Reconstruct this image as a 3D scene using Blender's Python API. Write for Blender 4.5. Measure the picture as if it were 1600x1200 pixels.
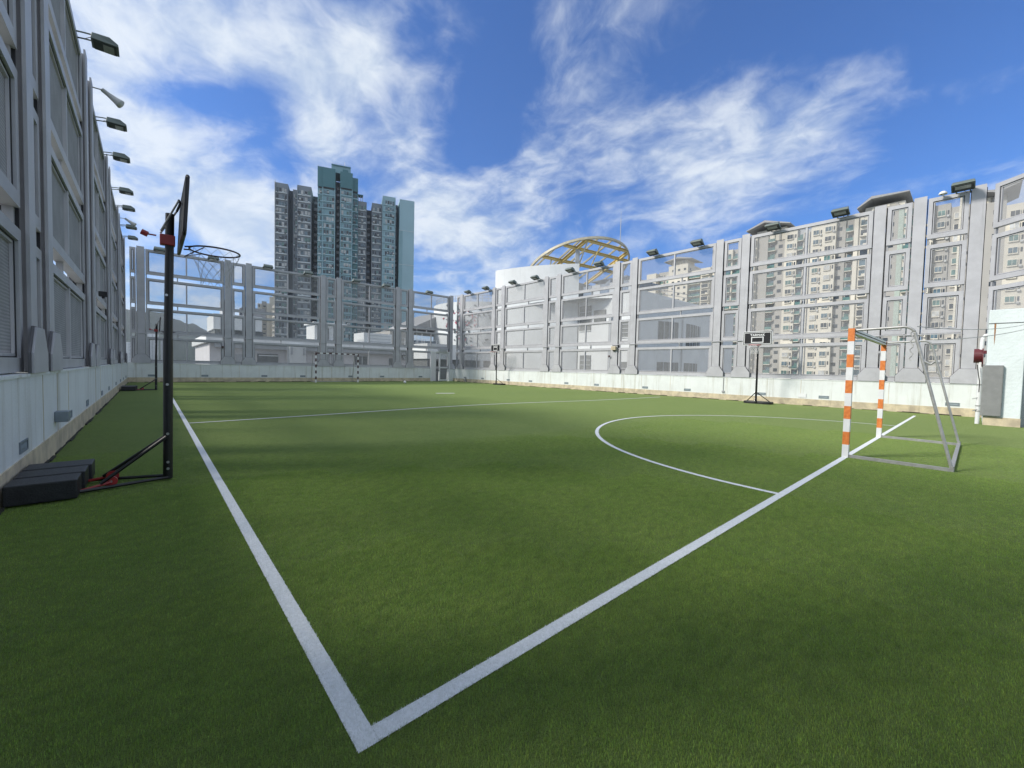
import bpy, bmesh, math, random
from mathutils import Vector, Matrix
R = math.radians
random.seed(7)
scene = bpy.context.scene
for o in list(bpy.data.objects):
    bpy.data.objects.remove(o)

# ------------------------------------------------------------ camera
cam_data = bpy.data.cameras.new('camera')
cam = bpy.data.objects.new('camera', cam_data)
scene.collection.objects.link(cam)
cam_data.sensor_width = 36.0
cam_data.sensor_fit = 'HORIZONTAL'
cam_data.lens = 640.464 / 1600 * 36.0
cam_data.clip_start = 0.05
cam_data.clip_end = 20000
YAW, PITCH, ROLL = R(41.4294), R(-2.17446), R(1.31209)
F = Vector((math.sin(YAW)*math.cos(PITCH), math.cos(YAW)*math.cos(PITCH), math.sin(PITCH)))
RT = Vector((math.cos(YAW), -math.sin(YAW), 0)); UP = RT.cross(F)
R2 = math.cos(ROLL)*RT + math.sin(ROLL)*UP
U2 = -math.sin(ROLL)*RT + math.cos(ROLL)*UP
M = Matrix((R2, U2, -F)).transposed().to_4x4()
M.translation = Vector((0, 0, 1.27))
cam.matrix_world = M
scene.camera = cam

# ------------------------------------------------------------ sun and sky
SUN_EL, SUN_AZ = R(36), R(-60)          # azimuth from +Y towards +X
sdir = Vector((math.sin(SUN_AZ)*math.cos(SUN_EL), math.cos(SUN_AZ)*math.cos(SUN_EL), math.sin(SUN_EL)))
sd = bpy.data.lights.new('sun', 'SUN')
sd.energy = 3.5
sd.angle = R(11)
sd.color = (1.0, 0.95, 0.86)
sun = bpy.data.objects.new('sun', sd)
sun.rotation_euler = sdir.to_track_quat('Z', 'Y').to_euler()
sun.location = (-20, 20, 40)
scene.collection.objects.link(sun)

scene.view_settings.view_transform = 'Standard'
scene.view_settings.look = 'None'
scene.view_settings.gamma = 1
scene.view_settings.use_curve_mapping = False
scene.view_settings.exposure = 0.42
scene.cycles.max_bounces = 6
scene.cycles.transparent_max_bounces = 24


class NT:
    """tiny node-tree writer"""
    def __init__(self, tree):
        self.t = tree; self.n = tree.nodes; self.l = tree.links
    def new(self, typ, **kw):
        n = self.n.new(typ)
        for k, v in kw.items(): setattr(n, k, v)
        return n
    def put(self, sock, val):
        if val is None: return
        if isinstance(val, bpy.types.NodeSocket): self.l.new(val, sock)
        else: sock.default_value = val
    def math(self, op, a, b=None, c=None, clamp=False):
        n = self.new('ShaderNodeMath', operation=op); n.use_clamp = clamp
        self.put(n.inputs[0], a); self.put(n.inputs[1], b)
        if c is not None: self.put(n.inputs[2], c)
        return n.outputs[0]
    def vmath(self, op, a, b=None):
        n = self.new('ShaderNodeVectorMath', operation=op)
        self.put(n.inputs[0], a); self.put(n.inputs[1], b)
        return n.outputs['Value'] if op in ('DOT_PRODUCT', 'LENGTH') else n.outputs[0]
    def noise(self, vec, scale, detail=2, rough=.5, dist=0):
        n = self.new('ShaderNodeTexNoise')
        self.put(n.inputs['Vector'], vec); n.inputs['Scale'].default_value = scale
        n.inputs['Detail'].default_value = detail; n.inputs['Roughness'].default_value = rough
        n.inputs['Distortion'].default_value = dist
        return n.outputs['Fac']
    def mapping(self, vec, scale=(1, 1, 1), rot=(0, 0, 0), loc=(0, 0, 0)):
        n = self.new('ShaderNodeMapping'); self.put(n.inputs['Vector'], vec)
        n.inputs['Scale'].default_value = scale; n.inputs['Rotation'].default_value = rot
        n.inputs['Location'].default_value = loc
        return n.outputs[0]
    def ramp(self, fac, lo, hi, a=0.0, b=1.0):
        n = self.new('ShaderNodeMapRange', interpolation_type='SMOOTHSTEP')
        self.put(n.inputs[0], fac)
        for i, v in enumerate((lo, hi, a, b)): n.inputs[i+1].default_value = v
        return n.outputs[0]
    def mix(self, fac, a, b, mode='MIX'):
        n = self.new('ShaderNodeMix', data_type='RGBA', blend_type=mode)
        self.put(n.inputs[0], fac)
        for s, v in ((n.inputs[6], a), (n.inputs[7], b)):
            if isinstance(v, tuple) and len(v) == 3: v = v + (1,)
            self.put(s, v)
        return n.outputs[2]
    def rgb(self, c):
        n = self.new('ShaderNodeRGB'); n.outputs[0].default_value = tuple(c) + (1,); return n.outputs[0]


world = bpy.data.worlds.new('World'); scene.world = world; world.use_nodes = True
w = NT(world.node_tree)
for n in list(w.n): w.n.remove(n)
tc = w.new('ShaderNodeTexCoord')
sky = w.new('ShaderNodeTexSky', sky_type='NISHITA')
sky.sun_disc = False; sky.sun_elevation = SUN_EL; sky.sun_rotation = SUN_AZ
sky.altitude = 20; sky.air_density = 1.0; sky.dust_density = 0.6; sky.ozone_density = 2.5
gen = tc.outputs['Generated']
sep = w.new('ShaderNodeSeparateXYZ'); w.put(sep.inputs[0], gen)
zz = w.math('MAXIMUM', sep.outputs[2], 0.0)
inv = w.math('DIVIDE', 1.0, w.math('ADD', zz, 0.25))
P = w.vmath('MULTIPLY', gen, None)
cmb = w.new('ShaderNodeCombineXYZ')
for i in range(3): w.put(cmb.inputs[i], inv if i < 2 else 0.0)
w.l.new(cmb.outputs[0], P.node.inputs[1])
# deep blue, a little more saturated than the raw sky
skyc = w.mix(1.0, sky.outputs[0], (0.27, 0.52, 0.88), 'MULTIPLY')
# streets of cloud: noise stretched along azimuth ~28 deg
wob = w.new('ShaderNodeVectorMath', operation='ADD')
nz = w.new('ShaderNodeTexNoise'); w.put(nz.inputs['Vector'], P); nz.inputs['Scale'].default_value = 1.6; nz.inputs['Detail'].default_value = 3
w.l.new(P, wob.inputs[0])
sc_ = w.new('ShaderNodeVectorMath', operation='SCALE'); w.l.new(nz.outputs['Color'], sc_.inputs[0]); sc_.inputs['Scale'].default_value = 0.35
w.l.new(sc_.outputs[0], wob.inputs[1])
Pw = wob.outputs[0]
st = w.mapping(Pw, scale=(1.9, 1.0, 1), rot=(0, 0, R(22)))
n1 = w.noise(st, 2.4, 5, 0.5)
n2 = w.noise(w.mapping(Pw, loc=(4.2, 1.3, 0.7), scale=(1.5, 1, 1), rot=(0, 0, R(15))), 5.2, 6, 0.55, 0.3)
n3 = w.noise(w.mapping(Pw, loc=(7.2, 3.3, 2.7)), 18.0, 6, 0.65, 0.6)
nn0 = w.math('ADD', w.math('MULTIPLY', n1, 0.42), w.math('ADD', w.math('MULTIPLY', n2, 0.44), w.math('MULTIPLY', n3, 0.14)))
nn = w.math('MULTIPLY_ADD', nn0, 1.4, -.20)
# cloud banks: (x, y, long radius, short radius, turn in degrees, strength)
BANKS = [(1.40, -.02, .16, .16, 0, -.26), (1.15, .55, .55, .26, -50, .09), (0.12, 1.72, .42, .26, 12, .36), (-.02, 1.18, .30, .11, 105, .16), (.16, 1.06, .20, .12, -30, .26), (.36, 1.22, .09, .22, -22, .34),
         (-.08, 1.42, .20, .10, 20, .10), (.37, .98, .05, .11, -10, .26), (.50, .98, .06, .18, -12, .14), (.58, 1.15, .05, .10, 0, .14),
         (.72, .60, .12, .22, -38, .06), (.92, .48, .1, .2, -50, .05), (.84, 1.34, .16, .24, -10, .33), (1.15, 1.5, .3, .5, -40, .30),
         (1.20, .58, .28, .18, -58, .20), (1.20, .30, .13, .12, 0, .16), (1.55, .75, .28, .4, -40, .20), (1.42, .34, .16, .10, 0, .06),
         (.35, 1.95, .4, .25, 0, .3), (1.52, .10, .14, .1, 0, -.14), (1.0, .25, .3, .12, -60, -.14), (.72, .98, .10, .34, -35, -.22), (.30, 1.45, .05, .10, 20, -.12),
         (.09, 1.28, .05, .14, 60, -.18), (.45, .80, .08, .14, -20, -.10), (.62, .78, .06, .22, -30, -.10), (-1.2, -.5, 1.3, 1.6, 0, .55), (.8, -1.3, 1.6, .7, 0, .5), (-.15, .0, .5, .38, 0, .5), (-1.3, 1.6, .7, 1.2, 0, .5), (1.9, -.9, .6, .6, 0, .4)]  # closing broad banks lie out of view, added to whiten the fill light
acc = None
for (cx, cy, rx, ry, ang, amp) in BANKS:
    dlt = w.vmath('SUBTRACT', P, (cx, cy, 0))
    ca, sa = math.cos(R(ang)), math.sin(R(ang))
    a_ = w.vmath('DOT_PRODUCT', dlt, (ca/rx, sa/rx, 0)); b_ = w.vmath('DOT_PRODUCT', dlt, (-sa/ry, ca/ry, 0))
    q = w.math('ADD', w.math('MULTIPLY', a_, a_), w.math('MULTIPLY', b_, b_))
    g = w.math('MULTIPLY', w.math('EXPONENT', w.math('MULTIPLY', q, -0.9)), amp)
    acc = g if acc is None else w.math('ADD', acc, g)
acc = w.math('ADD', acc, w.ramp(zz, .02, .24, .34, 0.0))
dens = w.ramp(w.math('ADD', nn, acc), 0.52, 1.0)
dens = w.math('POWER', dens, 0.9)
shade = w.ramp(w.math('ADD', w.math('MULTIPLY', n2, .7), w.math('MULTIPLY', n3, .3)), .35, .65)
cloudc = w.mix(shade, (3.2, 3.75, 4.4), (4.7, 5.0, 5.2))
final = w.mix(w.math('MULTIPLY', dens, 0.84), skyc, cloudc)
bg = w.new('ShaderNodeBackground'); w.put(bg.inputs[0], final); bg.inputs[1].default_value = 0.15
out = w.new('ShaderNodeOutputWorld'); w.l.new(bg.outputs[0], out.inputs[0])

# ------------------------------------------------------------ materials
MATS = {}
def material(name, col, rough=.6, metal=0.0, var=.12, vscale=3.0, stretch=(1, 1, 1), bump=0.0, bscale=40, spec=.5, col2=None, grime=None, coat=0):
    """principled material with patchy colour, optional vertical grime and bump"""
    m = bpy.data.materials.new(name); m.use_nodes = True
    t = NT(m.node_tree); b = t.n['Principled BSDF']
    geo = t.new('ShaderNodeNewGeometry').outputs['Position']
    nf = t.noise(t.mapping(geo, scale=stretch), vscale, 5, .6)
    k = t.ramp(nf, .3, .7)
    c2 = col2 or tuple(max(0, c*(1-2*var)) for c in col)
    c = t.mix(k, tuple(c2), tuple(col))
    if grime:
        gcol, lo, hi, amt = grime
        gf = t.noise(t.mapping(geo, scale=(1, 1, .06)), 5.5, 6, .65)
        gz = t.ramp(gf, lo, hi, 0, amt)
        c = t.mix(gz, c, tuple(gcol))
    t.put(b.inputs['Base Color'], c)
    rr = t.noise(geo, vscale*4, 3)
    t.put(b.inputs['Roughness'], t.math('MULTIPLY_ADD', rr, .2, rough-.1))
    b.inputs['Metallic'].default_value = metal
    b.inputs['Specular IOR Level'].default_value = spec
    if coat: b.inputs['Coat Weight'].default_value = coat
    if bump:
        bn = t.new('ShaderNodeBump'); bn.inputs['Strength'].default_value = bump; bn.inputs['Distance'].default_value = .02
        t.put(bn.inputs['Height'], t.noise(geo, bscale, 5, .6)); t.l.new(bn.outputs[0], b.inputs['Normal'])
    MATS[name] = m
    return m

steel = material('painted steel', (.44, .44, .465), .45, var=.07, vscale=2.2, grime=((.22, .22, .23), .56, .8, .5))
steel_edge = material('steel flange edge', (.35, .35, .365), .5, var=.08)
plate_shade_m = material('plate outline shade', (.13, .13, .14), .7)  # shading round the base plates, put into colour
shadeline = material('dark shade line', (.03, .03, .035), .8)  # near-black colour for shadow lines beside columns and round panel beads
parapet_m = material('painted render', (.71, .74, .73), .8, var=.05, vscale=1.4, bump=.25, bscale=25, grime=((.36, .34, .26), .50, .74, .6))
skirt_m = material('cream skirting paint', (.62, .53, .37), .85, var=.14, vscale=3.5, bump=.3, bscale=20, col2=(.40, .34, .25), grime=((.28, .24, .18), .52, .75, .6))
vent_m = material('vent grille', (.22, .26, .29), .5)
ventin_m = material('vent slot', (.30, .36, .40), .7)
black_m = material('black powder coat', (.007, .007, .008), .38, var=.2, vscale=9, spec=.5)
tank_m = material('black plastic', (.016, .017, .019), .48, var=.25, vscale=14, bump=.3, bscale=60)
boardback_m = material('board back', (.045, .045, .048), .55, var=.25, vscale=12)
red_m = material('red plastic', (.38, .03, .03), .4)
rimred_m = material('red rim', (.42, .05, .05), .4)
rimdark_m = material('dark rim', (.06, .035, .035), .45, metal=.3)
net_m = material('net cord', (.50, .50, .50), .9)
netw_m = material('white net cord', (.7, .7, .7), .9)
white_m = material('white paint', (.72, .73, .74), .5, var=.05, vscale=8, grime=((.4, .38, .34), .6, .85, .5))
orange_m = material('orange paint', (.70, .23, .055), .5, var=.12, vscale=22, col2=(.56, .15, .03))
maroon_m = material('dark red paint', (.06, .02, .02), .6)
alu_m = material('galvanised tube', (.42, .42, .41), .42, metal=.35, var=.12, vscale=15)
bolt_m = material('bolt', (.5, .5, .5), .3, metal=.8)
housing_m = material('floodlight housing', (.13, .16, .145), .5, var=.1)
lensframe_m = material('floodlight underside', (.025, .035, .03), .5)
lampglass_m = material('floodlight glass', (.34, .36, .35), .10, spec=.9)
dark_m = material('dark void', (.02, .02, .022), .7)
reel_m = material('red hose reel', (.13, .02, .028), .45)
pad_m = material('grey foam pad', (.23, .235, .235), .75, var=.07, vscale=6, bump=.25, bscale=14)
block_m = material('rendered block', (.68, .74, .75), .8, var=.05, vscale=2, bump=.5, bscale=12, grime=((.45, .40, .32), .62, .85, .5))
rust_m = material('rust', (.36, .17, .07), .9)
bwhite_m = material('white building', (.70, .72, .72), .8, var=.05, vscale=.5, grime=((.46, .48, .48), .5, .8, .5))
bgrey_m = material('grey building', (.42, .44, .46), .8, var=.06, vscale=.5)
bshade_m = material('pale lilac building', (.70, .69, .70), .8, var=.05, vscale=.5)
shutter_m = material('louvre window', (.17, .18, .18), .6)
yellow_m = material('yellow steel', (.68, .52, .19), .45, var=.1, vscale=4, grime=((.3, .24, .12), .55, .8, .5))
ring_m = material('ring steel', (.48, .44, .32), .5)
solar_m = material('blue grey sheet', (.20, .24, .30), .4)
cream_m = material('cream tower', (.66, .62, .53), .85, var=.07, vscale=.09, stretch=(1, 1, .2), grime=((.42, .38, .30), .6, .85, .4))
tan_m = material('tan tower', (.40, .385, .355), .85, var=.06, vscale=.12)
ledge_m = material('cream ledge', (.72, .68, .58), .8)
greywash_m = material('pale green wall', (.45, .52, .46), .85)
roof_m = material('grey roof', (.34, .34, .34), .7)
greenglass_m = material('green glass', (.12, .24, .21), .18, spec=.9, var=.3, vscale=.5)
blueglass_m = material('blue glass', (.12, .19, .23), .15, spec=.9, var=.35, vscale=.6)
darkglass_m = material('dark glass', (.045, .055, .065), .2, spec=.8, var=.3, vscale=.7)
curtain_m = material('curtain', (.55, .56, .55), .8, var=.2, vscale=.9)
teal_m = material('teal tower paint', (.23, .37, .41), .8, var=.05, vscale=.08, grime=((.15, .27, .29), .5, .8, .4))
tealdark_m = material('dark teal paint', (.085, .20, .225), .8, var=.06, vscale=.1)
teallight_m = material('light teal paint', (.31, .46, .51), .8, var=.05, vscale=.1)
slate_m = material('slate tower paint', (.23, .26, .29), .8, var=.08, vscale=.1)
recess_m = material('dark recess wall', (.11, .135, .16), .8, var=.1, vscale=.2)  # darker wall colour of the set-back bays
ledgeb_m = material('pale ledge', (.60, .65, .66), .8)
hill_m = material('wooded hill', (.030, .050, .036), .95, var=.3, vscale=.01, col2=(.018, .032, .024), spec=.05)
city_m = material('city ground', (.30, .30, .28), .95, var=.3, vscale=.02)
deck_m = material('roof deck', (.33, .33, .32), .9)
redhold_m = material('climbing holds', (.45, .05, .10), .6)
darkhold_m = material('dark climbing holds', (.07, .09, .10), .6)
bluestain = None

# perforated sheet: a fine screen, the more closed the more obliquely it is looked through
mesh_m = bpy.data.materials.new('perforated sheet'); mesh_m.use_nodes = True
t = NT(mesh_m.node_tree)
for n in list(t.n): t.n.remove(n)
lw = t.new('ShaderNodeLayerWeight'); lw.inputs['Blend'].default_value = .5
cosv = t.math('MAXIMUM', t.math('SUBTRACT', 1.0, lw.outputs['Facing']), 0.03)
trans = t.math('POWER', 0.68, t.math('POWER', t.math('DIVIDE', 1.0, cosv), 1.3))
geo = t.new('ShaderNodeNewGeometry').outputs['Position']
wv = t.new('ShaderNodeTexWave', wave_type='BANDS', bands_direction='Z'); t.put(wv.inputs['Vector'], geo)
wv.inputs['Scale'].default_value = 9; wv.inputs['Distortion'].default_value = 1.0; wv.inputs['Detail'].default_value = 1
nzc = t.noise(geo, 3, 4)
fine = t.noise(geo, 120, 2)
base = t.mix(t.ramp(nzc, .3, .7), (.36, .36, .37), (.43, .43, .44))
base = t.mix(t.math('MULTIPLY', wv.outputs['Fac'], .5), base, (.20, .20, .21))
base = t.mix(t.math('MULTIPLY', t.ramp(fine, .35, .65), .3), base, (.18, .18, .19))
df = t.new('ShaderNodeBsdfDiffuse'); t.put(df.inputs[0], base)
tr = t.new('ShaderNodeBsdfTransparent')
mx = t.new('ShaderNodeMixShader'); t.put(mx.inputs[0], trans); t.l.new(df.outputs[0], mx.inputs[1]); t.l.new(tr.outputs[0], mx.inputs[2])
mo = t.new('ShaderNodeOutputMaterial'); t.l.new(mx.outputs[0], mo.inputs[0])
MATS['mesh'] = mesh_m

# clear pane
glass_m = bpy.data.materials.new('clear pane'); glass_m.use_nodes = True
t = NT(glass_m.node_tree)
for n in list(t.n): t.n.remove(n)
fr = t.new('ShaderNodeFresnel'); fr.inputs[0].default_value = 1.45
tr = t.new('ShaderNodeBsdfTransparent'); tr.inputs[0].default_value = (.86, .89, .88, 1)
gl = t.new('ShaderNodeBsdfGlossy'); gl.inputs['Roughness'].default_value = .02
mx = t.new('ShaderNodeMixShader'); t.l.new(fr.outputs[0], mx.inputs[0]); t.l.new(tr.outputs[0], mx.inputs[1]); t.l.new(gl.outputs[0], mx.inputs[2])
mo = t.new('ShaderNodeOutputMaterial'); t.l.new(mx.outputs[0], mo.inputs[0])

# artificial turf
TX0, TY0 = 0.535, 1.3156          # touch line / goal line crossing
def turf_material(name, blades=False):
    m = bpy.data.materials.new(name); m.use_nodes = True
    t = NT(m.node_tree); b = t.n['Principled BSDF']
    geo = t.new('ShaderNodeNewGeometry').outputs['Position']
    big = t.noise(t.mapping(geo, scale=(.30, 1, 1), rot=(0, 0, R(20))), .35, 4, .55)
    mid = t.noise(t.mapping(geo, scale=(.6, 1, 1), rot=(0, 0, R(-35))), 2.2, 6, .65)
    tuft = t.noise(t.mapping(geo, scale=(.55, 1, 1), rot=(0, 0, R(-40))), 16, 6, .72)
    fin = t.noise(geo, 130, 4, .75)
    c = t.mix(t.ramp(big, .3, .7), (.098, .162, .030), (.136, .205, .040))
    c = t.mix(t.ramp(mid, .32, .70, 0, .55), c, (.160, .215, .050))
    c = t.mix(t.ramp(tuft, .38, .72, 0, .65), c, (.050, .086, .018))
    c = t.mix(t.ramp(fin, .38, .66, 0, .65), c, (.032, .056, .014))
    if blades:
        info = t.new('ShaderNodeObjectInfo')
        s = t.new('ShaderNodeSeparateXYZ'); t.put(s.inputs[0], geo)
        x, y = s.outputs[0], s.outputs[1]
        jx = t.math('MULTIPLY_ADD', t.noise(geo, 60, 3), .02, -.01)
        xx = t.math('ADD', x, jx); yy = t.math('ADD', y, jx)
        def band(v, c0, h): return t.math('LESS_THAN', t.math('ABSOLUTE', t.math('SUBTRACT', v, c0)), h)
        l1 = t.math('MULTIPLY', band(xx, TX0, .036), t.math('GREATER_THAN', yy, TY0-.036))
        l2 = t.math('MULTIPLY', band(yy, TY0, .036), t.math('GREATER_THAN', xx, TX0-.036))
        dx = t.math('SUBTRACT', xx, 9.75); dy = t.math('SUBTRACT', yy, TY0)
        rr_ = t.math('SQRT', t.math('ADD', t.math('MULTIPLY', dx, dx), t.math('MULTIPLY', dy, dy)))
        l3 = t.math('MULTIPLY', band(rr_, 4.76, .036), t.math('GREATER_THAN', yy, TY0))
        lm = t.math('MAXIMUM', t.math('MAXIMUM', l1, l2), l3)
        wc = t.mix(fin, (.74, .77, .79), (.90, .91, .92))
        at = t.new('ShaderNodeAttribute'); at.attribute_name = 'tone'
        g = t.mix(1.0, c, at.outputs['Color'], 'MULTIPLY')
        c = t.mix(lm, g, wc)
    t.put(b.inputs['Base Color'], c)
    b.inputs['Roughness'].default_value = .75 if blades else .9
    b.inputs['Specular IOR Level'].default_value = .25 if blades else .1
    b.inputs['Sheen Weight'].default_value = .35 if blades else .30
    b.inputs['Sheen Roughness'].default_value = .45
    b.inputs['Sheen Tint'].default_value = (.75, .88, .42, 1)
    if not blades:
        bn = t.new('ShaderNodeBump'); bn.inputs['Strength'].default_value = .9; bn.inputs['Distance'].default_value = .02
        h = t.math('ADD', t.math('MULTIPLY', tuft, .5), t.math('MULTIPLY', fin, .8))
        t.put(bn.inputs['Height'], h); t.l.new(bn.outputs[0], b.inputs['Normal'])
    return m
turf_m = turf_material('artificial turf')
blade_m = turf_material('turf blades', True)
line_m = material('white line fibre', (.82, .84, .86), .9, var=.08, vscale=60, bump=.6, bscale=150, spec=.1, col2=(.68, .70, .70))
dimline_m = material('worn line fibre', (.42, .47, .30), .9, var=.2, vscale=20, spec=.1, col2=(.28, .34, .17))
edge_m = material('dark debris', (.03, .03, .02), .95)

# ------------------------------------------------------------ mesh helpers
COL = scene.collection
class MB:
    """collects shapes, then links them as ONE mesh object"""
    def __init__(self): self.v = []; self.f = []; self.mi = []; self.slots = []
    def _s(self, m):
        if m not in self.slots: self.slots.append(m)
        return self.slots.index(m)
    def poly(self, pts, m):
        n = len(self.v); self.v += [tuple(p) for p in pts]; self.f.append(tuple(range(n, n+len(pts)))); self.mi.append(self._s(m))
    def mesh(self, vs, fs, m):
        n = len(self.v); self.v += [tuple(p) for p in vs]
        s = self._s(m)
        for f in fs: self.f.append(tuple(i+n for i in f)); self.mi.append(s)
    def box(self, a, b, m, T=None):
        x0, x1 = sorted((a[0], b[0])); y0, y1 = sorted((a[1], b[1])); z0, z1 = sorted((a[2], b[2]))
        vs = [(x0, y0, z0), (x1, y0, z0), (x1, y1, z0), (x0, y1, z0), (x0, y0, z1), (x1, y0, z1), (x1, y1, z1), (x0, y1, z1)]
        if T: vs = [T @ Vector(p) for p in vs]
        self.mesh(vs, [(0, 3, 2, 1), (4, 5, 6, 7), (0, 1, 5, 4), (1, 2, 6, 5), (2, 3, 7, 6), (3, 0, 4, 7)], m)
        return self
    def prism(self, outline, d, m, T=None):
        """outline: 3D points of a planar loop; d: extrusion vector"""
        d = Vector(d); n = len(outline)
        vs = [Vector(p) for p in outline] + [Vector(p)+d for p in outline]
        if T: vs = [T @ p for p in vs]
        fs = [tuple(range(n))[::-1], tuple(range(n, 2*n))] + [(i, (i+1) % n, n+(i+1) % n, n+i) for i in range(n)]
        self.mesh(vs, fs, m); return self
    def tube(self, pts, r, m, seg=8, closed=False, square=False, T=None):
        pts = [Vector(p) for p in pts]
        if T: pts = [T @ p for p in pts]
        n = len(pts); rings = []
        if square: seg = 4
        for i, p in enumerate(pts):
            if closed: dd = pts[(i+1) % n]-pts[i-1]
            else: dd = pts[min(i+1, n-1)]-pts[max(i-1, 0)]
            dd.normalize()
            up = Vector((0, 0, 1)) if abs(dd.z) < .9 else Vector((1, 0, 0)) if not square else Vector((0, 1, 0))
            a = dd.cross(up).normalized(); b = a.cross(dd).normalized()
            ph = math.pi/4 if square else 0
            rr = r*1.414 if square else r
            rings.append([p + a*rr*math.cos(ph+2*math.pi*k/seg) + b*rr*math.sin(ph+2*math.pi*k/seg) for k in range(seg)])
        vs = [q for ring in rings for q in ring]; fs = []
        for i in range(n if closed else n-1):
            j = (i+1) % n
            for k in range(seg): fs.append((i*seg+k, i*seg+(k+1) % seg, j*seg+(k+1) % seg, j*seg+k))
        if not closed: fs += [tuple(range(seg))[::-1], tuple((n-1)*seg+k for k in range(seg))]
        self.mesh(vs, fs, m); return self
    def build(self, name, parent=None, smooth=False, bevel=0):
        me = bpy.data.meshes.new(name); me.from_pydata(self.v, [], self.f)
        for m in self.slots: me.materials.append(m)
        me.polygons.foreach_set('material_index', self.mi)
        if smooth: me.polygons.foreach_set('use_smooth', [True]*len(self.f))
        me.update()
        o = bpy.data.objects.new(name, me); COL.objects.link(o)
        if parent: o.parent = parent
        if bevel:
            bv = o.modifiers.new('bevel', 'BEVEL'); bv.width = bevel; bv.segments = 2; bv.limit_method = 'ANGLE'
        return o

def tag(o, label=None, cat=None, group=None, kind=None):
    if label: o['label'] = label
    if cat: o['category'] = cat
    if group: o['group'] = group
    if kind: o['kind'] = kind
    return o
def thing(name, label, cat, loc=(0, 0, 0), rz=0, group=None):
    o = bpy.data.objects.new(name, None); COL.objects.link(o); o.empty_display_size = .2
    o.location = loc; o.rotation_euler = (0, 0, rz)
    return tag(o, label, cat, group)
def kids(o): return [c for c in bpy.data.objects if c.parent == o]
def copy_tree(o, parent=None):
    c = o.copy(); COL.objects.link(c); c.parent = parent
    for k in kids(o): copy_tree(k, c)
    return c

# ------------------------------------------------------------ ground, turf, markings
XL, YF, XR = -0.959, 31.484, 20.594
HC, H = 1.07, 7.6
def sstep(a, b, v):
    u = max(0, min(1, (v-a)/(b-a))); return u*u*(3-2*u)
def gz(x, y):
    return .075*math.exp(-((x-7.8)/5.0)**2)*sstep(5, 9, y)*(1-sstep(20, 28, y))
def sheet(name, x0, x1, y0, y1, nx, ny, dz, m):
    vs = []; fs = []
    for j in range(ny+1):
        for i in range(nx+1):
            x = x0+(x1-x0)*i/nx; y = y0+(y1-y0)*j/ny; vs.append((x, y, gz(x, y)+dz))
    for j in range(ny):
        for i in range(nx):
            a = j*(nx+1)+i; fs.append((a, a+1, a+nx+2, a+nx+1))
    b = MB(); b.mesh(vs, fs, m); return b.build(name, smooth=True)
g = MB(); g.poly([(3000*math.cos(k*math.pi/24), 3000*math.sin(k*math.pi/24), -26) for k in range(48)], city_m)
tag(g.build('ground'), 'city ground far below the rooftop', kind='structure')
g = MB(); g.box((-60, -40, -26), (-1.25, 31.2, -1.0), deck_m)   # podium under the court
g.v = []; g.f = []; g.mi = []; g.slots = []
g.box((-1.3, -14, -26), (26, 34, -.30), deck_m)
tag(g.build('roof_deck'), 'concrete podium roof under the pitch', kind='structure')
tag(sheet('turf', XL-.02, XR+.02, -12, YF+.02, 54, 87, 0, turf_m), 'green artificial turf of the rooftop pitch', kind='structure')

def ribbon(name, pts, hw, m, dz=.004, label=None):
    vs = []; fs = []
    n = len(pts)
    for i, (x, y) in enumerate(pts):
        a = Vector(pts[max(i-1, 0)]); b = Vector(pts[min(i+1, n-1)]); d = (b-a).normalized()
        nx, ny = -d.y*hw, d.x*hw
        vs += [(x+nx, y+ny, gz(x, y)+dz), (x-nx, y-ny, gz(x, y)+dz)]
        if i: k = 2*i; fs.append((k-2, k-1, k+1, k))
    b = MB(); b.mesh(vs, fs, m); o = b.build(name)
    return tag(o, label, kind='structure')
def seg(x0, y0, x1, y1, n=60): return [(x0+(x1-x0)*i/n, y0+(y1-y0)*i/n) for i in range(n+1)]
ribbon('touch_line', seg(TX0, TY0-.036, TX0, 28.3, 90), .036, line_m, .004, 'long white line down the left side of the pitch')
ribbon('goal_line', seg(TX0+.036, TY0, 19.05, TY0, 20), .036, line_m, .005, 'white goal line running under the near goal posts')
ribbon('penalty_arc', [(9.75-4.76*math.cos(a*math.pi/96), TY0+.036+4.73*math.sin(a*math.pi/96)) for a in range(97)], .034, line_m, .006, 'curved white line round the near goal area')
ribbon('halfway_line', seg(TX0+.036, 10.5, 19.2, 10.5), .034, line_m, .007, 'thin white line across the middle of the pitch')
ribbon('far_line', seg(TX0+.036, 19.95, 19.2, 19.95), .022, dimline_m, .007, 'worn faint line across the far half')
ribbon('right_touch_line', seg(19.3, TY0+.3, 19.3, 28.0, 80), .018, dimline_m, .006, 'faint worn line along the right wall')
ribbon('back_line', seg(5.0, 28.6, 17.0, 28.6), .02, dimline_m, .006, 'faint worn line before the far goal')
ribbon('centre_dash', seg(9.65, 16.1, 10.55, 15.95, 6), .11, line_m, .008, 'short white dash marked on the far turf')

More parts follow.
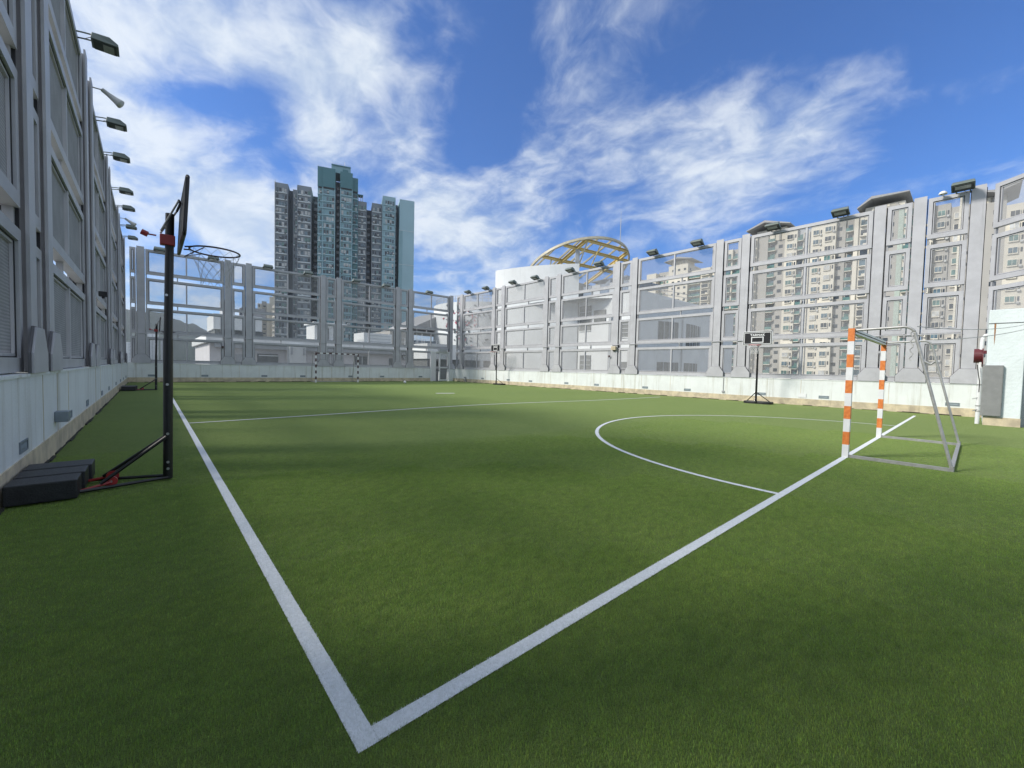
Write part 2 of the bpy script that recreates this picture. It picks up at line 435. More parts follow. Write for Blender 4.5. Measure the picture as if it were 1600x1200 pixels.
# real blades near the camera (one object, instanced patches)
def blade_patch(n, hgt, wid, seed):
    rng = random.Random(seed); vs = []; fs = []; tones = []
    for i in range(n):
        x, y = rng.random()-.5, rng.random()-.5
        a = rng.gauss(R(55), 1.1); h = hgt*rng.uniform(.55, 1.15); l = h*rng.uniform(.35, 1.1)
        ww = wid*rng.uniform(.7, 1.3); th = rng.uniform(0, 6.28)
        cx, cy = math.cos(th)*ww/2, math.sin(th)*ww/2
        bx, by = math.cos(a)*l, math.sin(a)*l
        k = len(vs)
        vs += [(x-cx, y-cy, 0), (x+cx, y+cy, 0), (x+cx*.8+bx*.4, y+cy*.8+by*.4, h*.65), (x-cx*.8+bx*.4, y-cy*.8+by*.4, h*.65), (x+bx, y+by, h)]
        fs += [(k, k+1, k+2, k+3), (k+3, k+2, k+4)]
        s = rng.uniform(1.85, 3.1); w_ = rng.random()
        c = (s*(.88+.28*w_)*.93, s*.93, s*(.9-.1*w_), 1)
        tones += [c]*5
    me = bpy.data.meshes.new('blade_patch'); me.from_pydata(vs, [], fs); me.materials.append(blade_m)
    at = me.color_attributes.new('tone', 'FLOAT_COLOR', 'POINT')
    at.data.foreach_set('color', [v for c in tones for v in c])
    me.update(); return me
def grass_object(patches):
    """vertices of the object carry one patch each through a node group"""
    vs = []; idx = []; rot = []
    rng = random.Random(5)
    step = .5
    for iy in range(-2, 26):
        for ix in range(-1, 36):
            x, y = XL+.27+ix*step, iy*step
            if x < XL+.24: continue
            P = Vector((x, y, -1.27)); dep = P.dot(F)
            if dep < -.4: continue
            uu = P.dot(R2)/max(dep, .3)
            if abs(uu) > 1.25+.6/max(dep, .5): continue
            d = math.hypot(x, y)
            if d > 12.0: continue
            k = 0 if d < 3.0 else 1 if d < 5.2 else 2 if d < 8 else 3
            vs.append((x, y, .0)); idx.append(k); rot.append(rng.choice((0.0, .15, -.15)))
    me = bpy.data.meshes.new('grass'); me.from_pydata(vs, [], [])
    a = me.attributes.new('kind_index', 'INT', 'POINT'); a.data.foreach_set('value', idx)
    ob = bpy.data.objects.new('grass', me); COL.objects.link(ob)
    ng = bpy.data.node_groups.new('turf blades', 'GeometryNodeTree')
    ng.interface.new_socket('Geometry', in_out='INPUT', socket_type='NodeSocketGeometry')
    ng.interface.new_socket('Geometry', in_out='OUTPUT', socket_type='NodeSocketGeometry')
    gi = ng.nodes.new('NodeGroupInput'); go = ng.nodes.new('NodeGroupOutput')
    join = ng.nodes.new('GeometryNodeJoinGeometry')
    na = ng.nodes.new('GeometryNodeInputNamedAttribute'); na.data_type = 'INT'; na.inputs[0].default_value = 'kind_index'
    rv = ng.nodes.new('FunctionNodeRandomValue'); rv.data_type = 'INT'
    rv.inputs[4].default_value = 0; rv.inputs[5].default_value = 3
    mm = ng.nodes.new('ShaderNodeMath'); mm.operation = 'MULTIPLY'; mm.inputs[1].default_value = math.pi/2
    ng.links.new(rv.outputs[2], mm.inputs[0])
    cv = ng.nodes.new('ShaderNodeCombineXYZ')
    for k, pm in enumerate(patches):
        po = bpy.data.objects.new('blade_patch', pm)      # source geometry only, not linked to the scene
        oi = ng.nodes.new('GeometryNodeObjectInfo'); oi.inputs[0].default_value = po
        iop = ng.nodes.new('GeometryNodeInstanceOnPoints')
        cmp = ng.nodes.new('FunctionNodeCompare'); cmp.data_type = 'INT'; cmp.operation = 'EQUAL'
        ng.links.new(na.outputs[0], cmp.inputs[2]); cmp.inputs[3].default_value = k
        ng.links.new(gi.outputs[0], iop.inputs['Points']); ng.links.new(cmp.outputs[0], iop.inputs['Selection'])
        ng.links.new(oi.outputs['Geometry'], iop.inputs['Instance'])
        ng.links.new(iop.outputs[0], join.inputs[0])
    ng.links.new(join.outputs[0], go.inputs[0])
    md = ob.modifiers.new('blades', 'NODES'); md.node_group = ng
    return tag(ob, 'short green artificial grass blades over the near turf', 'grass', kind='stuff')

patches = []
for n, h_, w_, s_ in ((10000, .014, .0030, 1), (6000, .013, .0036, 2), (3000, .011, .0045, 3), (1000, .009, .006, 4)):
    me = blade_patch(n, h_, w_, s_)
    for v in me.vertices: v.co.x *= .5; v.co.y *= .5
    patches.append(me)
grass_object(patches)

# ------------------------------------------------------------ parapets and screens, built in wall space (s along, n into the court, z up)
def wallT(origin, sdir_, ndir):
    s = Vector(sdir_).normalized(); n = Vector(ndir).normalized()
    m = Matrix((s, n, Vector((0, 0, 1)))).transposed().to_4x4(); m.translation = Vector(origin); return m
T_LEFT = wallT((XL, 0, 0), (0, 1, 0), (1, 0, 0))       # s = y
T_RIGHT = wallT((XR, 0, 0), (0, 1, 0), (-1, 0, 0))     # s = y
T_FAR = wallT((0, YF, 0), (1, 0, 0), (0, -1, 0))       # s = x
CHD = Vector((-.68, -.733, 0)).normalized()
CH0 = Vector((XR, .02, 0))
T_CH = wallT(CH0, CHD, (-.733, .68, 0))

def parapet(label, T, s0, s1, vents, joints, hooks=()):
    root = thing('parapet_wall', label, 'wall')
    b = MB()
    b.box((s0, -.28, -.25), (s1, 0, HC), parapet_m, T)
    b.build('wall_body', root)
    b = MB(); b.box((s0, .0, -.05), (s1, .012, .277), skirt_m, T); b.build('skirting', root)
    b = MB(); b.box((s0, -.30, HC), (s1, .015, HC+.03), parapet_m, T)
    b.build('coping', root)
    for s in joints:
        b = MB(); b.box((s-.006, .0, .277), (s+.006, .004, HC), skirt_m, T); b.build('joint', root)
    for s in vents:
        b = MB()
        b.box((s-.17, 0, .33), (s+.17, .012, .345), vent_m, T); b.box((s-.17, 0, .43), (s+.17, .012, .445), vent_m, T)
        b.box((s-.17, 0, .345), (s-.155, .012, .43), vent_m, T); b.box((s+.155, 0, .345), (s+.17, .012, .43), vent_m, T)
        v = b.build('vent', root)
        b = MB(); b.box((s-.155, 0, .345), (s+.155, .004, .43), vent_m, T); b.box((s-.12, .0045, .375), (s+.12, .008, .41), ventin_m, T); b.build('grille', v)
    return root

ROWS = [(1.115, 2.61), (2.84, 4.25), (4.47, 5.955), (6.17, 7.585)]
def screen(name_label, T, cols, s0, s1, skip_bays=(), mesh_mat=None, rows=ROWS, bays=None, group='see-through screens round the pitch'):
    mesh_mat = mesh_mat or mesh_m
    root = thing('fence', name_label, 'fence', group=group)
    for c in cols:
        b = MB(); hw = .165
        b.box((c-hw, -.035, 1.12), (c+hw, -.005, H+.08), steel, T)            # front flange
        b.box((c-.012, -.30, 1.12), (c+.012, -.035, H+.06), steel_edge, T)    # web
        b.box((c-.09, -.33, 1.12), (c+.09, -.30, H+.06), steel, T)              # rear flange
        o = b.build('column', root)
        for sg in (-1, 1):
            b = MB(); b.box((c+sg*.168, -.24, 1.12), (c+sg*.184, -.075, H-.02), shadeline, T); b.build('gap_shade', o)  # dark strip stands in for the shaded gap beside the column
        b = MB()
        pr = [(c-.40, 0, HC+.032), (c+.40, 0, HC+.032), (c+.40, 0, 1.32), (c+.20, 0, 1.60), (c-.20, 0, 1.60), (c-.40, 0, 1.32)]
        b.prism([(p[0], .02, p[2]) for p in pr], (0, .022, 0), steel, T)
        b.prism([(c+(p[0]-c)*1.035, -.002, HC+.031+(p[2]-HC-.031)*1.025) for p in pr], (0, .021, 0), plate_shade_m, T)  # larger dark backing draws the shading lines round the plate
        b.build('base_plate', o, bevel=.004)
    edges = [s0] + sorted(cols) + [s1]
    if bays is None:
        bays = []
        for a, c in zip(edges[:-1], edges[1:]):
            la = a + (.205 if a in cols else .02); lc = c - (.205 if c in cols else .02)
            if lc-la > .2: bays.append((la, lc))
    panels = []
    for bi, (a, c) in enumerate(bays):
        wide = c-a > 2.2
        for ri, (z0, z1) in enumerate(rows):
            if (bi, ri) in skip_bays: continue
            fw = .125 if wide else min(.11, (c-a)*.3)
            b = MB(); n0, n1 = -.20, -.06
            b.box((a, n0, z0), (c, n1, z0+.15), steel, T); b.box((a, n0, z1-.13), (c, n1, z1), steel, T)
            b.box((a, n0, z0+.15), (a+fw, n1, z1-.13), steel, T); b.box((c-fw, n0, z0+.15), (c, n1, z1-.13), steel, T)
            # thin inner bead, its shadow line drawn as dark strips
            iz0, iz1, ia, ic = z0+.15, z1-.13, a+fw, c-fw
            b.box((ia, n0+.08, iz0), (ic, n0+.112, iz0+.014), shadeline, T); b.box((ia, n0+.08, iz1-.014), (ic, n0+.112, iz1), shadeline, T)
            b.box((ia, n0+.08, iz0+.014), (ia+.016, n0+.113, iz1-.014), shadeline, T); b.box((ic-.016, n0+.08, iz0+.014), (ic, n0+.113, iz1-.014), shadeline, T)
            e = .016
            b.box((ia+e, n0+.081, iz0+.014), (ic-e, n0+.105, iz0+.042), steel, T); b.box((ia+e, n0+.081, iz1-.042), (ic-e, n0+.105, iz1-.014), steel, T)
            b.box((ia+e, n0+.081, iz0+.042), (ia+e+.028, n0+.105, iz1-.042), steel, T); b.box((ic-e-.028, n0+.081, iz0+.042), (ic-e, n0+.105, iz1-.042), steel, T)
            fo = b.build('panel_frame', root)
            if wide:
                md = (a+c)/2
                b = MB(); b.box((md-.035, n0+.03, z0+.15), (md+.035, n1-.012, z1-.13), steel, T); b.build('mullion', fo)
            b = MB(); b.poly([T @ Vector(p) for p in ((ia, n0+.078, iz0), (ic, n0+.078, iz0), (ic, n0+.078, iz1), (ia, n0+.078, iz1))], mesh_mat)
            b.build('mesh_sheet', fo)
        # struts in the open strips between rows
        for (za, zb) in zip(rows[:-1], rows[1:]):
            for s in ([a+.03, c-.03] + ([(a+c)/2-.42] if wide else [])):
                b = MB(); b.box((s-.025, -.18, za[1]), (s+.025, -.10, zb[0]), steel_edge, T); b.build('strut', root)
        if rows[0][0] < 2:
            for s in (a+.3, c-.3):
                b = MB(); b.box((s-.04, -.16, HC+.03), (s+.04, -.10, rows[0][0]), steel_edge, T); b.build('foot_block', root)
    return root

LC = [1.22, 2.38, 6.97, 8.07, 12.7, 13.82, 18.45, 19.57, 24.2, 25.32, 29.95]
LC0 = [-9.9+5.75*k for k in range(2)]
FC = [-.38, 3.7, 4.83, 9.42, 10.52, 15.2, 16.33, 20.36]
RC = [1.6, 2.67, 7.3, 8.45, 13.07, 14.22, 18.82, 19.97, 24.6, 25.75, 30.3, .22]
lf = screen('tall grey screen in shade running along the left edge of the pitch', T_LEFT, LC, -3.4, YF-.25)
b = MB()   # screen behind the camera continues (casts the shade on the near turf)
ff = screen('grey screen along the far end of the pitch behind the small goal', T_FAR, FC, XL+.1, XR-.2)
rf = screen('sunlit grey screen along the right side of the pitch before the towers', T_RIGHT, RC, .05, YF-.35)
cf = screen('short angled screen above the white block at the right edge', T_CH, [6.0], .12, 9.0,
            rows=[(2.95, 4.28), (4.47, 5.955), (6.17, 7.585)])
VR = [6.37, 4.1, .52, 9.77, 12.16, 15.47, 17.91, 21.32, 23.79, 27.03, 29.52]
VF = [.05, 2.51, 5.7, 8.06, 11.41, 13.9, 17.32]
VL = [6.25, 9.41, 11.76, 15.07, 17.48, 20.87, 23.85, 26.4, 29.0]
parapet('low white wall with cream skirting under the shaded left screen', T_LEFT, -12, YF, VL, [1.9, 7.3, 8.3, 9.3, 13.5, 14.7, 19.1, 24.8])
parapet('low white wall with cream skirting under the far screen', T_FAR, XL+.003, 18.28, VF, [4.3, 5.4, 10.0, 15.9])
parapet('sunlit low white wall with cream skirting under the right screen', T_RIGHT, -1.6, YF-.003, VR, [7.9, 10.7, 12.4, 13.7, 15.9, 19.4, 22.5, 26.6, 2.15, 4.9])
b = MB(); b.box((-.25+20.45, YF-.02, -.2), (XR+.0, YF+.25, HC), parapet_m); b.build('parapet_end')
tag(bpy.data.objects['parapet_end'], 'short white wall stub between the door and the corner', 'wall')
# wider conduits clipped along the screens
for nm, T, a, c, lab in (('conduit', T_RIGHT, .4, YF-.5, 'thin grey conduit running along the right screen'), ('conduit', T_FAR, XL+.2, 18.1, 'thin grey conduit running along the far screen')):
    b = MB(); b.tube([(a, .03, 2.80), (c, .03, 2.80)], .018, steel, 6, T=T)
    tag(b.build(nm), lab, 'conduit')

# ragged dark turf edge along the walls
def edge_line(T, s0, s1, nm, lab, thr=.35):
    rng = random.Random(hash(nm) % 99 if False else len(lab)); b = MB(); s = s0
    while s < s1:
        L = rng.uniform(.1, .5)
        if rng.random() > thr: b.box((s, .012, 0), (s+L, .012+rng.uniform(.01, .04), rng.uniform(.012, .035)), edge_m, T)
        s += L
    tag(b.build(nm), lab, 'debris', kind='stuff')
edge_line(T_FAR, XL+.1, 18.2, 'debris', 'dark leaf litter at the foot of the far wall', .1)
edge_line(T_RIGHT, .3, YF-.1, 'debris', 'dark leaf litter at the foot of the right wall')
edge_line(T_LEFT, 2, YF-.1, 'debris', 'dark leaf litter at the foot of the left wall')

# ------------------------------------------------------------ floodlights and horns
def make_floodlight():
    root = thing('floodlight', '', 'floodlight', group='floodlights along the top of the screens')
    b = MB()                                              # local: +y out into the court, x along the wall
    tilt = Matrix.Translation((0, .42, .0)) @ Matrix.Rotation(R(2), 4, 'X') @ Matrix.Diagonal((1, .86, 1.05, 1))
    vs = [(-.29, -.27, -.10), (.29, -.27, -.10), (.29, .27, -.10), (-.29, .27, -.10), (-.20, -.24, .10), (.20, -.24, .10), (.26, .10, .10), (-.26, .10, .10), (-.27, .26, -.02), (.27, .26, -.02)]
    fs = [(0, 3, 2, 1), (4, 5, 6, 7), (0, 1, 5, 4), (1, 2, 9, 6, 5), (3, 0, 4, 7, 8), (2, 3, 8, 9), (7, 6, 9, 8)]
    b.mesh([tilt @ Vector(p) for p in vs], fs, housing_m); hs = b.build('housing', root, bevel=.012)
    b = MB(); b.box((-.25, -.22, -.125), (.25, .22, -.102), lensframe_m, tilt); b.build('lens_frame', hs)
    b = MB(); b.box((-.19, -.04, -.134), (.19, .17, -.126), lampglass_m, tilt); b.build('lens', root)
    for s in (-1, 1):
        b = MB(); b.tube([(s*.17, -.10, -.05), (s*.17, .06, -.0), (s*.17, .26, .04)], .02, housing_m, 6); b.build('bracket_arm', root)
    b = MB(); b.tube([(-.1, -.05, -.06), (-.02, .10, -.05), (.05, .18, .0), (.0, .26, .04)], .008, black_m, 5); b.build('cable', root)
    return root
fl0 = make_floodlight(); used = [False]
def floodlight(T, s, label, z=H):
    o = fl0 if not used[0] else copy_tree(fl0)
    used[0] = True
    o.matrix_world = T @ Matrix.Translation((s, -.05, z))
    if T in (T_RIGHT,):   # left-handed wall frame: rebuild rotation
        o.matrix_world = Matrix.Translation(T @ Vector((s, -.05, z))) @ Matrix.Rotation(R(90), 4, 'Z') @ Matrix.Rotation(R(14), 4, 'X') @ Matrix.Scale(.95, 4)
    elif T is T_LEFT:
        o.matrix_world = Matrix.Translation(T @ Vector((s, -.03, z-.04))) @ Matrix.Rotation(R(-90), 4, 'Z') @ Matrix.Diagonal((.62, .86, .68, 1))
    elif T is T_FAR:
        o.matrix_world = Matrix.Translation(T @ Vector((s, -.05, z))) @ Matrix.Rotation(R(180), 4, 'Z')
    o['label'] = label
    return o
LS = [11.8, 15.5, 17.9, 21.3, 23.6, 26.8, 29.1]
names = ['largest, nearest the top edge of the photo', 'second counted from the top', 'third counted from the top', 'fourth counted from the top', 'fifth counted from the top, above a horn', 'sixth, just below the small horn', 'lowest, nearest the far corner']
for s, nm in zip(LS, names): floodlight(T_LEFT, s, 'floodlight on the left screen, ' + nm)
FS = [.46, 2.92, 5.83, 8.29, 11.63, 14.0, 17.83]
names = ['nearest the left screen', 'seen through the large hoop net', 'just left of the teal tower', 'before the left wing of the teal tower', 'before the middle of the teal tower', 'before the right wing of the teal tower', 'right of the teal tower near the corner']
for s, nm in zip(FS, names): floodlight(T_FAR, s, 'small floodlight on the far screen, ' + nm)
RS = [28.89, 26.41, 23.14, 20.77, 17.56, 15.3, 11.79, 9.39, 6.12, 3.8, .58]
names = ['nearest the far corner', 'second from the far corner', 'first one before the white round wall', 'second one before the white round wall', 'at the right end of the white round wall', 'under the yellow steel ring', 'first right of the yellow steel ring', 'above the distant grey roofed tower', 'under the left flying roof', 'between the two flying roofs', 'biggest, at the right edge by the angled screen']
for s, nm in zip(RS, names): floodlight(T_RIGHT, s, 'floodlight on the right screen, ' + nm)

def horn(s, label, T=T_LEFT):
    root = thing('loudspeaker', label, 'loudspeaker', group='horn loudspeakers on the left screen')
    b = MB(); n = 14; prof = [(.0, .045), (.12, .05), (.28, .075), (.38, .10), (.40, .10)]
    ax = Vector((.80, -.15, -.58)).normalized(); ua = ax.cross(Vector((0, 1, 0))).normalized(); va = ax.cross(ua)
    rings = [[Vector((.14, 0, .02))+ax*d+ua*r*math.cos(2*math.pi*k/n)+va*r*math.sin(2*math.pi*k/n) for k in range(n)] for d, r in prof]
    vs = [p for q in rings for p in q]; fs = [(i*n+k, i*n+(k+1) % n, (i+1)*n+(k+1) % n, (i+1)*n+k) for i in range(len(prof)-1) for k in range(n)]
    fs.append(tuple(range(n))); fs.append(tuple((len(prof)-1)*n+k for k in range(n)))
    b.mesh(vs, fs, curtain_m); b.build('horn', root, smooth=True)
    b = MB(); b.tube([(-.1, 0, .0), (.16, 0, .02)], .014, alu_m, 6); b.build('bracket_arm', root)
    root.location = (XL+.02, s, H-.02)
horn(13.9, 'white horn loudspeaker on the left screen between two floodlights near the top')
horn(25.6, 'tiny white horn loudspeaker low on the left screen near the far corner')

# ------------------------------------------------------------ basketball hoops
def ring_pts(cx, cy, z, r, n=28): return [(cx+r*math.cos(2*math.pi*k/n), cy+r*math.sin(2*math.pi*k/n), z) for k in range(n)]
def make_hoop(label, big, loc, rz=0, tank_style='slabs'):
    """portable hoop; local +x faces the court, origin at the pole foot"""
    root = thing('basketball_hoop', label, 'basketball hoop', loc, rz, 'portable basketball hoops round the pitch')
    b = MB()
    b.tube([(0, 0, .02), (.012, 0, 1.5)], .041, black_m, 16); b.tube([(.012, 0, 1.5), (.035, 0, 2.80)], .037, black_m, 16)
    b.build('pole', root, smooth=False)
    for z in (.13, .20, .50, 1.02, 1.95):
        b = MB(); b.tube([(.0, -.042, z), (.0, -.056, z)], .013, bolt_m, 8); b.build('bolt', root)
    # base
    if tank_style == 'slabs':
        tb = None
        for k, y0 in enumerate((-.35, .00, .35)):
            b = MB(); b.box((-1.06, y0-.02, .02), (-.63+.02*k, y0+.29, .19), tank_m)
            o = b.build('base_tank', root, bevel=.009)
        b = MB()
        b.tube([(0, -.05, .04), (-.66, -.20, .035)], .016, black_m, 8); b.tube([(0, .05, .04), (-.66, .30, .035)], .016, black_m, 8)
        b.build('base_rail', root)
    else:
        b = MB(); out_ = []
        for k in range(20):
            a = 2*math.pi*k/20; out_.append((-.30+.30*math.copysign(abs(math.cos(a))**.5, math.cos(a)), .55*math.copysign(abs(math.sin(a))**.6, math.sin(a)), .0))
        b.prism(out_, (0, 0, .10), tank_m); b.build('base_tank', root, bevel=.02)
        b = MB(); b.tube([(0, -.04, .05), (-.45, -.12, .10)], .016, black_m, 8); b.build('base_rail', root)
    for s in (-1, 1):
        b = MB(); yb = .12*s + (.07 if s > 0 else -.0)
        if tank_style == 'slabs': b.tube([(-.01, .05*s, .47), (-.50, .05+.17*s, .07)], .017, black_m, 8)
        else: b.tube([(-.01, .04*s, .47), (-.30, .45*s, .09)], .017, black_m, 8)
        b.build('brace', root)
        if tank_style == 'slabs':
            b = MB(); b.tube([(-.43, .05+.13*s-.018, .075), (-.43, .05+.13*s+.018, .075)], .05, red_m, 18); wb = b.build('wheel', root)
            b = MB(); b.tube([(-.43, .05+.13*s-.024, .075), (-.43, .05+.13*s+.024, .075)], .012, bolt_m, 8); b.build('hub', wb)
            b = MB(); b.tube([(-.64, .05+.2*s, .03), (-.43, .05+.155*s, .07)], .014, red_m, 6); b.build('wheel_arm', wb)
    # head
    b = MB(); b.box((-.048, -.046, 2.47), (.075, .046, 2.575), red_m); b.build('clamp', root, bevel=.008)
    b = MB(); b.tube([(-.075, .0, 2.555), (-.14, 0, 2.555)], .008, red_m, 6); b.tube([(-.14, 0, 2.55), (-.19, 0, 2.57)], .028, red_m, 10); b.build('knob', root)
    zb0, zb1, bw = 2.50, 3.06, .55
    Tb = Matrix.Translation((.14, 0, 2.78)) @ Matrix.Rotation(R(3.0 if big else 0), 4, 'Y')
    b = MB(); r_ = .05; out_ = []
    for (cy, cz, a0) in ((bw-r_, .28-r_, 0), (-bw+r_, .28-r_, 90), (-bw+r_, -.28+r_, 180), (bw-r_, -.28+r_, 270)):
        for k in range(5): a = R(a0+22.5*k); out_.append((0, cy+r_*math.cos(a), cz+r_*math.sin(a)))
    b.prism([(-.012, p[1], p[2]) for p in out_], (.024, 0, 0), boardback_m, Tb)
    bo = b.build('backboard', root)
    b = MB(); ys = [p[1] for p in out_]
    b.tube([(0, p[1]*1.0, p[2]*1.0) for p in out_], .017, white_m if not big else black_m, 6, closed=True, T=Tb); b.build('trim', bo)
    b = MB(); b.box((.013, -.54, -.27), (.015, .54, .27), black_m, Tb); b.build('face', bo)
    b = MB(); x = .0165
    for (y0, z0, y1, z1) in ((-.51, -.245, .51, -.225), (-.51, .225, .51, .245), (-.51, -.225, -.49, .225), (.49, -.225, .51, .225),
                             (-.235, -.19, .235, -.155), (-.235, .025, .235, .06), (-.235, -.155, -.20, .025), (.20, -.155, .235, .025)):
        b.box((x, y0, z0), (x+.002, y1, z1), white_m, Tb)
    b.build('line_marking', bo)
    cu = bpy.data.curves.new('lettering', 'FONT'); cu.body = 'TARMAK'; cu.size = .125; cu.align_x = 'CENTER'; cu.extrude = .001; cu.offset = .004; cu.space_character = 1.15
    cu.materials.append(white_m)
    tmp = bpy.data.objects.new('lettering', cu); COL.objects.link(tmp)
    dg = bpy.context.evaluated_depsgraph_get(); lm_ = bpy.data.meshes.new_from_object(tmp.evaluated_get(dg)); bpy.data.objects.remove(tmp)
    lo = bpy.data.objects.new('lettering', lm_); COL.objects.link(lo); lo.parent = bo
    lo.matrix_local = Tb @ Matrix.Translation((.018, 0, .095)) @ Matrix(((0, 0, 1, 0), (1, 0, 0, 0), (0, 1, 0, 0), (0, 0, 0, 1)))
    b = MB()
    for s in (-1, 1): b.tube([(-.04, .045*s, 2.60), (.10, .20*s, 2.90)], .009, alu_m if big else black_m, 6)
    b.tube([(.10, -.20, 2.90), (.12, 0, 2.93), (.10, .20, 2.90)], .012, black_m, 6)
    b.build('support_arm', root)
    # rim and net
    zr, rr, rc = 2.485, .228, .42
    b = MB(); b.tube(ring_pts(rc, 0, zr, rr, 36), .009, rimdark_m if big else rimred_m, 8, closed=True)
    for s in (-1, 1): b.tube([(.15, .07*s, zr-.01), (rc-rr*.93, .09*s, zr)], .008, rimdark_m if big else rimred_m, 6)
    b.tube([(.15, 0, zr-.10), (rc-rr*.5, -.18, zr-.01)], .005, rimdark_m, 6); b.tube([(.15, 0, zr-.10), (rc-rr*.5, .18, zr-.01)], .005, rimdark_m, 6)
    rim = b.build('rim', root)
    b = MB(); n = 12; nm_ = net_m if big else netw_m
    levels = [(0, 1.0), (.06, .93), (.12, .80), (.18, .70), (.24, .62), (.30, .58), (.36, .58)]
    def npt(i, l):
        dz, f = levels[l]; a = 2*math.pi*(i+.5*(l % 2))/n; return (rc+rr*f*math.cos(a)+.0, rr*f*math.sin(a), zr-dz-.012)
    for l in range(len(levels)-1):
        for i in range(n):
            if l % 2 == 0: b.tube([npt(i, l), npt(i, l+1)], .0018 if big else .004, nm_, 4); b.tube([npt(i, l), npt(i-1, l+1)], .0018 if big else .004, nm_, 4)
            else: b.tube([npt(i, l), npt(i, l+1)], .0018 if big else .004, nm_, 4); b.tube([npt(i, l), npt(i+1, l+1)], .0018 if big else .004, nm_, 4)
    b.build('net', root)
    return root
make_hoop('large black basketball hoop close by against the left wall, seen from the side', True, (.13, 5.65, 0))
make_hoop('small black basketball hoop at the far end of the left wall', True, (.17, 22.9, 0))
make_hoop('black basketball hoop with white edged backboard before the right wall towers', False, (19.37, 6.2, 0), math.pi, 'oval')
make_hoop('tiny basketball hoop before the right wall near the far corner', False, (19.75, 24.2, 0), math.pi, 'oval')

# ------------------------------------------------------------ goals
def make_goal(label, x0, x1, y, face, band, hgt=2.0, depth_b=1.14, depth_t=.72, bars=None):
    """face = -1: the net side is towards -y"""
    root = thing('goal', label, 'goal', ((x0+x1)/2, y, 0), 0, 'handball goals on the pitch')
    hx = (x1-x0)/2; q = .04
    for s in (-1, 1):
        b = MB(); n = 10
        for k in range(n):
            z0, z1 = hgt*k/n, hgt*(k+1)/n
            m = white_m if (k % 2 == 0) else band
            b.box((s*hx-q, -q, z0), (s*hx+q, q, z1), m)
        po = b.build('post', root)
        b = MB()
        for z in (hgt-.06, hgt-.14, .08): b.tube([(s*hx, -q*1.0+(0), z), (s*hx, -q-.004, z)], .007, dark_m, 6)
        b.build('bolt', po)
    b = MB()
    if bars:
        n = 14
        for k in range(n):
            xa, xb = -hx+q+(2*hx-2*q)*k/n, -hx+q+(2*hx-2*q)*(k+1)/n
            b.box((xa, -q+.003, hgt-.08), (xb, q-.003, hgt), white_m if k % 2 else band)
    else:
        b.box((-hx+q, -q+.003, hgt-.08), (hx-q, q-.003, hgt), white_m)
        b.box((-hx+q, -q+.001, hgt-.05), (hx-q, -q+.003, hgt-.035), dark_m)
    b.build('crossbar', root)
    for s in (-1, 1):
        pts = [(s*hx, face*q, hgt-.03), (s*hx, face*(depth_t-.14), hgt-.01)]
        for k in range(1, 7):
            a = R(12*k); pts.append((s*hx, face*(depth_t-.14+.13*math.sin(a)), hgt-.01-.13*(1-math.cos(a))))
        pts.append((s*hx, face*depth_b, .04))
        b = MB(); b.tube(pts, .019, alu_m, 10); b.build('side_stay', root, smooth=False)
        b = MB(); b.box((s*hx-.022, face*q, .0), (s*hx+.022, face*(depth_b+.02), .045), alu_m); b.build('base_bar', root)
        b = MB(); b.tube([(s*hx, face*(depth_b+.005), .0), (s*hx, face*(depth_b+.005), .075)], .022, alu_m, 10); b.build('foot', root)
    b = MB(); b.box((-hx+.022, face*(depth_b-.025), .0), (hx-.022, face*(depth_b+.02), .04), alu_m); b.build('back_bar', root)
    return root
ng = make_goal('full size goal with orange and white posts and no net, on the near goal line', 8.177, 11.503, 1.3156, -1, orange_m, 2.01)
make_goal('small distant goal with dark banded posts before the far wall', 8.51, 11.40, 30.0, 1, maroon_m, 2.06, bars=True)
# loose net cord wound down the near stay
b = MB(); pts = [(8.18, .64+.02*math.sin(k*1.7), 1.93-.032*k) for k in range(14)]
b.tube(pts, .009, net_m, 5); b.tube([(8.2, .63, 1.95), (8.24, .59, 1.75), (8.22, .52, 1.52)], .006, net_m, 5)
b.tube([(8.18, .50, 1.50), (8.18, .44, 1.46), (8.20, .40, 1.50)], .016, alu_m, 6)
tag(b.build('net_cord'), 'loose grey cord hanging down the bent stay of the near goal', 'cord')
def sag(a, b, dip, n=16):
    a, b = Vector(a), Vector(b); return [a.lerp(b, k/n) - Vector((0, 0, dip*4*(k/n)*(1-k/n))) for k in range(n+1)]
b = MB(); b.tube(sag((8.2, .60, 2.0), (17.35, -.9, 2.78), .10), .006, net_m, 5)
tag(b.build('cable'), 'upper thin cable from the near goal to the white block', 'cable')
b = MB(); b.tube(sag((11.5, .60, 2.02), (17.35, -.8, 2.62), .06), .008, net_m, 5)
tag(b.build('cable'), 'lower thin cable from the near goal to the white block', 'cable')

# ------------------------------------------------------------ white block, pad, pipe, hose reel
Tb_ = wallT((17.4, -.15, 0), Vector((0, -1, 0)), Vector((-1, 0, 0)))   # s to the right in the picture, n towards the pitch
root = thing('service_block', 'white rendered block with cream base at the right edge', 'block')
b = MB(); b.box((0, -3.0, .0), (.66, 0, 3.18), block_m, Tb_); b.build('block_body', root, bevel=.015)
b = MB(); b.box((-.0, 0, .0), (.665, .012, .235), skirt_m, Tb_); b.build('skirting', root)
b = MB(); b.box((.0, .0, 2.80), (.66, .010, 2.815), dark_m, Tb_); b.build('joint', root)
b = MB(); b.prism([(.10, .001, 2.80), (.135, .001, 2.80), (.128, .001, 2.35), (.118, .001, 2.2), (.112, .001, 2.4)], (0, .003, 0), rust_m, Tb_); b.build('rust_stain', root)
b = MB(); b.box((.66, -2.4, .0), (.78, -.25, 2.9), bgrey_m, Tb_); b.build('side_panel', root)
b = MB(); b.box((.78, -1.4, 0), (2.6, -.35, 3.0), block_m, Tb_); b.build('side_wing', root)
